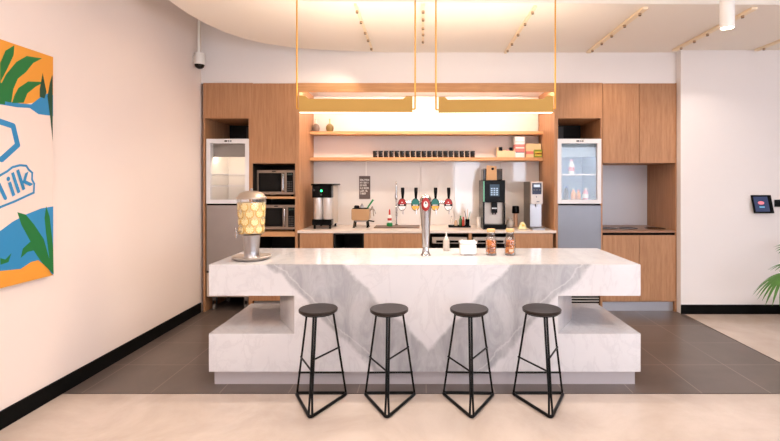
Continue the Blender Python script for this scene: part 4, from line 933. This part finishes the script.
def bean_machine():
    Y0 = 5.46; x0, x1 = wx(483, Y0), wx(505.2, Y0); w = (x1-x0)/2; loc = ((x0+x1)/2, Y0, WT); zt_ = wz(180.2, Y0)-WT
    t = thing('coffee_machine', 'tall black automatic coffee machine with touchscreen and bean hoppers', 'coffee machine', loc); D = 0.4
    zm = wz(202.5, Y0)-WT
    obj('housing', B().box(-w, w, 0.09, D, 0.06, zt_), BPL, t, bev=0.004)
    obj('head', B().box(-w, w, 0.0, 0.0899, zm, zt_), BPL, t, bev=0.005)
    obj('touchscreen', B().box(-0.05, 0.062, -0.004, -0.0002, zm+0.075, zt_-0.05), mat('screen_glass', (26, 36, 44), 0.1, emit=(96, 122, 146), es=0.35), t)
    d = B()
    for i in range(3):
        for j in range(4): d.box(-0.04+i*0.032, -0.018+i*0.032, -0.0052, -0.0041, zm+0.085+j*0.024, zm+0.101+j*0.024)
    obj('screen_icons', d, mat('icons', (140, 160, 176), 0.3, emit=(150, 176, 200), es=0.5), t)
    obj('light_strip', B().box(-w+0.004, -w+0.017, -0.003, -0.0002, zm+0.01, zt_-0.01), emis('green_strip', (150, 225, 185), 0.8), t)
    obj('side_post', B().box(-w, -w+0.02, 0, 0.0899, 0.0605, zm-0.0005).box(w-0.02, w, 0, 0.0899, 0.0605, zm-0.0005), BPL, t)
    obj('cup_recess', B().box(-w+0.021, w-0.021, 0.07, 0.0899, 0.0605, zm-0.0005), STEELW, t)
    obj('spout', B().box(-0.03, 0.04, 0.0, 0.069, zm-0.125, zm-0.0005).box(-0.018, -0.006, 0.015, 0.035, zm-0.145, zm-0.1255).box(0.016, 0.028, 0.015, 0.035, zm-0.145, zm-0.1255), BPL, t, bev=0.004)
    obj('spout_trim', B().box(-0.026, 0.036, -0.003, -0.0002, zm-0.075, zm-0.06), CHROME, t)
    obj('drip_tray', B().box(-w-0.006, w+0.006, -0.05, 0.0895, 0.0, 0.06), BPL, t, bev=0.004)
    obj('plinth', B().box(-w, w, 0.09, D, 0.0, 0.0595), BPL, t)
    for s in (-1, 1): obj('bean_hopper', B().box(s*0.072-0.045, s*0.072+0.045, 0.1, 0.3, zt_+0.0005, zt_+0.14), mat('smoked_hopper', (44, 34, 30), 0.12, coat=0.5), t, bev=0.006)
    p = obj('paper_bag', B().prism([(-0.062, 0), (0.062, 0), (0.058, 0.165), (-0.056, 0.178)], -0.0, 0.035, 'y'), mat('kraft_paper', (204, 160, 118), 0.8), None, bev=0.002)
    p.location = (wx(492.2, Y0)+0.0, Y0+0.04, WT+zt_+0.0008); tag(p, 'upright kraft paper coffee bag on top of the black coffee machine', 'bag')
    q = obj('printed_mark', B().prism([(0.012+0.016*math.cos(a*0.4), 0.135+0.016*math.sin(a*0.4)) for a in range(16)], -0.0012, -0.0002, 'y'), BPL, p)
bean_machine()
def water_dispenser():
    Y0 = 5.42; x0, x1 = wx(530.8, Y0), wx(543, Y0); w = (x1-x0)/2; loc = ((x0+x1)/2, Y0, WT); D = 0.38
    t = thing('water_dispenser', 'narrow white and steel hot water dispenser at the right end of the worktop', 'dispenser', loc)
    zt_ = wz(181.6, Y0)-WT; zm = wz(204.2, Y0)-WT
    obj('housing', B().box(-w, w, 0.06, D, 0.0, zt_), mat('grey_side', (112, 100, 90), 0.4, 0.4), t, bev=0.003)
    obj('head', B().box(-w, w, -0.0, 0.0599, zm, zt_), STEELW, t, bev=0.006)
    obj('control_panel', B().box(-w+0.016, w-0.018, -0.003, -0.0002, zt_-0.15, zt_-0.018), mat('navy_panel', (30, 34, 62), 0.25), t, bev=0.001)
    obj('display', B().box(-w+0.034, w-0.036, -0.0045, -0.0031, zt_-0.065, zt_-0.035), emis('lcd', (235, 242, 255), 0.9), t)
    d = B()
    for i in range(3): d.box(-w+0.03+i*0.033, -w+0.048+i*0.033, -0.0045, -0.0031, zt_-0.105, zt_-0.09)
    obj('buttons', d, DGREY, t)
    obj('logo', B().lathe([(0, 0), (0.007, 0), (0.006, 0.0015), (0, 0.0015)], seg=16).xf(Matrix.Translation((-0.005, -0.0002, zt_-0.18)) @ Matrix.Rotation(PI/2, 4, 'X')), NAVY, t)
    obj('logo_text', B().box(-0.005, 0.03, -0.0014, -0.0002, zm+0.026, zm+0.034), NAVY, t)
    obj('column_panel', B().box(-w+0.004, w-0.008, 0.045, 0.0599, 0.03, zm-0.0005), STEEL, t)
    obj('nozzle', B().tube([(0, 0.025, zm-0.0005), (0, 0.025, zm-0.035)], 0.009, 14), CHROME, t)
    obj('drip_tray', B().box(-w, w, -0.09, 0.0595, 0.0, 0.022), STEEL, t, bev=0.003)
water_dispenser()
t = thing('glass_carafe', 'round clear glass carafe beside the black coffee machine', 'carafe', (wx(510.2, 5.62), 5.62, WT))
obj('bowl', B().lathe([(0, 0), (0.035, 0), (0.05, 0.03), (0.052, 0.06), (0.038, 0.092), (0.022, 0.105), (0.024, 0.12), (0.021, 0.12), (0.019, 0.105), (0.035, 0.09), (0.049, 0.058), (0.046, 0.03), (0, 0.004)], seg=32), mat('pale_carafe', (216, 204, 192), 0.15, trans=0.5), t)
obj('powder', B().lathe([(0, 0.005), (0.033, 0.005), (0.045, 0.03), (0.0465, 0.04), (0, 0.044)], seg=28), mat('oat_powder', (214, 190, 166), 0.8), t)
t = thing('pepper_mill', 'glass grinder with a chunky black top behind the carafe', 'grinder', (wx(515.6, 5.74), 5.74, WT))
obj('glass_body', B().lathe([(0, 0), (0.03, 0), (0.032, 0.01), (0.026, 0.06), (0.026, 0.17), (0, 0.17)], seg=28), mat('pinkish_salt', (200, 158, 130), 0.4), t)
obj('grinder_cap', B().lathe([(0, 0.1705), (0.044, 0.1705), (0.046, 0.18), (0.043, 0.25), (0.036, 0.262), (0, 0.264)], seg=28), BPL, t)
t = thing('snack_packet', 'crumpled pale packet with yellow print lying by the water dispenser', 'packet', (wx(522.4, 5.50), 5.50, WT))
b = B(); n = 9; gx = [[None]*n for _ in range(n)]
rnd = random.Random(3)
for i in range(n):
    for j in range(n):
        u, v = i/(n-1)*2-1, j/(n-1)*2-1
        gx[i][j] = (u*0.052, v*0.03, 0.003+0.075*max(0, 1-abs(u)**2.5)*max(0, 1-abs(v)**2)+rnd.uniform(0, 0.008))
top = [[b.bm.verts.new(p) for p in r] for r in gx]; bot = [[b.bm.verts.new((p[0], p[1], 0.0008)) for p in r] for r in gx]
for i in range(n-1):
    for j in range(n-1):
        b.bm.faces.new((top[i][j], top[i+1][j], top[i+1][j+1], top[i][j+1])); b.bm.faces.new((bot[i][j], bot[i][j+1], bot[i+1][j+1], bot[i+1][j]))
for i in range(n-1):
    for (p, q) in (((i, 0), (i+1, 0)), ((i, n-1), (i+1, n-1)), ((0, i), (0, i+1)), ((n-1, i), (n-1, i+1))):
        b.bm.faces.new((top[p[0]][p[1]], bot[p[0]][p[1]], bot[q[0]][q[1]], top[q[0]][q[1]]))
obj('wrapper', b, mat('packet_film', (222, 212, 160), 0.35, noise=0.25, nscale=40), t)
obj('print_patch', B().lathe([(0, 0), (0.014, 0.001), (0.013, 0.004), (0, 0.005)], seg=16).xf(Matrix.Translation((0.005, -0.026, 0.045)) @ Matrix.Rotation(1.1, 4, 'X')), CY, t)

# ------------------------------------------------------------------ right wall: tablet, socket, palm
t = thing('wall_tablet', 'black framed touchscreen tablet tilted on the right wall', 'tablet', (wx(763, 5.2), 5.234, wz(213, 5.2)))
tl = Matrix.Rotation(math.radians(15), 4, 'X')
M0 = Matrix.Translation((-0.005, -0.065, 0.0)) @ Matrix.Rotation(math.radians(-15), 4, 'X')
b = B().box(-0.112, 0.112, 0, 0.014, 0, 0.21).xf(M0); obj('frame', b, BPL, t, bev=0.003)
obj('screen', B().box(-0.094, 0.066, -0.0012, -0.0002, 0.018, 0.19).xf(M0), mat('tablet_screen', (38, 46, 70), 0.15, emit=(58, 70, 104), es=0.55), t)
obj('screen_logo', B().lathe([(0, 0), (0.036, 0), (0.036, 0.0006), (0, 0.0006)], seg=28, sy=0.55).xf(M0 @ Matrix.Translation((-0.018, -0.0014, 0.118)) @ Matrix.Rotation(PI/2, 4, 'X')), mat('tablet_logo', (210, 120, 130), 0.3, emit=(226, 120, 132), es=0.5), t)
obj('screen_button', B().box(-0.045, 0.014, -0.002, -0.0014, 0.062, 0.078).xf(M0), mat('tablet_button', (90, 150, 180), 0.3, emit=(100, 170, 200), es=0.5), t)
obj('wall_mount', B().prism([(-0.001, 0.03), (-0.001, 0.15), (-0.028, 0.12), (-0.05, 0.04)], -0.05, 0.05, 'x'), BPL, t)
ob = obj('card_reader', B().box(wx(776.4, 5.2), wx(776.4, 5.2)+0.09, 5.215, 5.234, wz(207, 5.2), wz(199.8, 5.2)), BPL, bev=0.003); tag(ob, 'small black card reader on the wall right of the tablet', 'reader')
def palm():
    ox, oy = 3.98, 4.75
    t = thing('potted_fan_palm', 'green fan palm leaning into view at the right edge', 'plant', (ox, oy, 0))
    obj('pot', B().lathe([(0, 0), (0.11, 0), (0.12, 0.01), (0.15, 0.24), (0.145, 0.245), (0.13, 0.235), (0.105, 0.02), (0, 0.02)], seg=32), mat('pale_pot', (196, 186, 178), 0.6), t)
    obj('soil', B().cyl(0.128, 0.2, 0.215, seg=28), mat('soil', (52, 38, 28), 0.9), t)
    LG = mat('palm_green', (74, 122, 50), 0.5, noise=0.3, nscale=30); SG = mat('palm_stem', (110, 130, 66), 0.5)
    rnd = random.Random(11)
    def leaf(c, d, droop, size, n=15):
        # c: hub of the fan, d: unit direction the fan faces
        c = Vector(c); d = Vector(d).normalized(); side = d.cross(Vector((0, 0, 1))).normalized(); up = side.cross(d)
        st_ = obj('stem', B().tube([(0, 0, 0.2), (c[0]*0.5, c[1]*0.5, 0.25+(c[2]-0.2)*0.75), tuple(c)], 0.005, 8, r1=0.003), SG, t)
        b = B()
        for k in range(n):
            a = math.radians(-105+210*k/(n-1)); ln = size*(0.8+0.2*math.cos(a))*rnd.uniform(0.92, 1.05)
            dr = (d*math.cos(a)+side*math.sin(a)).normalized(); w_ = size*0.055
            prev = None
            nrm = dr.cross(up).normalized()
            for s in range(7):
                f = s/6; p = c+dr*ln*f-Vector((0, 0, 1))*droop*ln*f*f; ww = w_*math.sin(PI*min(1, 0.12+f*0.88))**0.7 if f < 1 else 0.0006
                up2 = Vector((0, 0, ww*0.35))
                row = [b.bm.verts.new(p-nrm*ww), b.bm.verts.new(p+up2), b.bm.verts.new(p+nrm*ww), b.bm.verts.new(p+up2*0.6-Vector((0, 0, 0.0015)))]
                if prev:
                    for q in range(4): b.bm.faces.new((prev[q], prev[(q+1) % 4], row[(q+1) % 4], row[q]))
                prev = row
        obj('leaf', b, LG, st_)
    leaf((-0.31, -0.10, 0.57), (-0.75, -0.25, -0.25), 0.7, 0.29, 19)
    leaf((-0.22, -0.05, 0.66), (-0.8, -0.1, 0.1), 0.5, 0.19)
    leaf((0.05, -0.3, 0.6), (0.1, -1, 0), 0.5, 0.26)
    leaf((0.3, 0.05, 0.62), (1, 0.1, 0.1), 0.5, 0.27)
    leaf((0.02, 0.2, 0.8), (0.1, 0.6, 0.4), 0.5, 0.2)
palm()
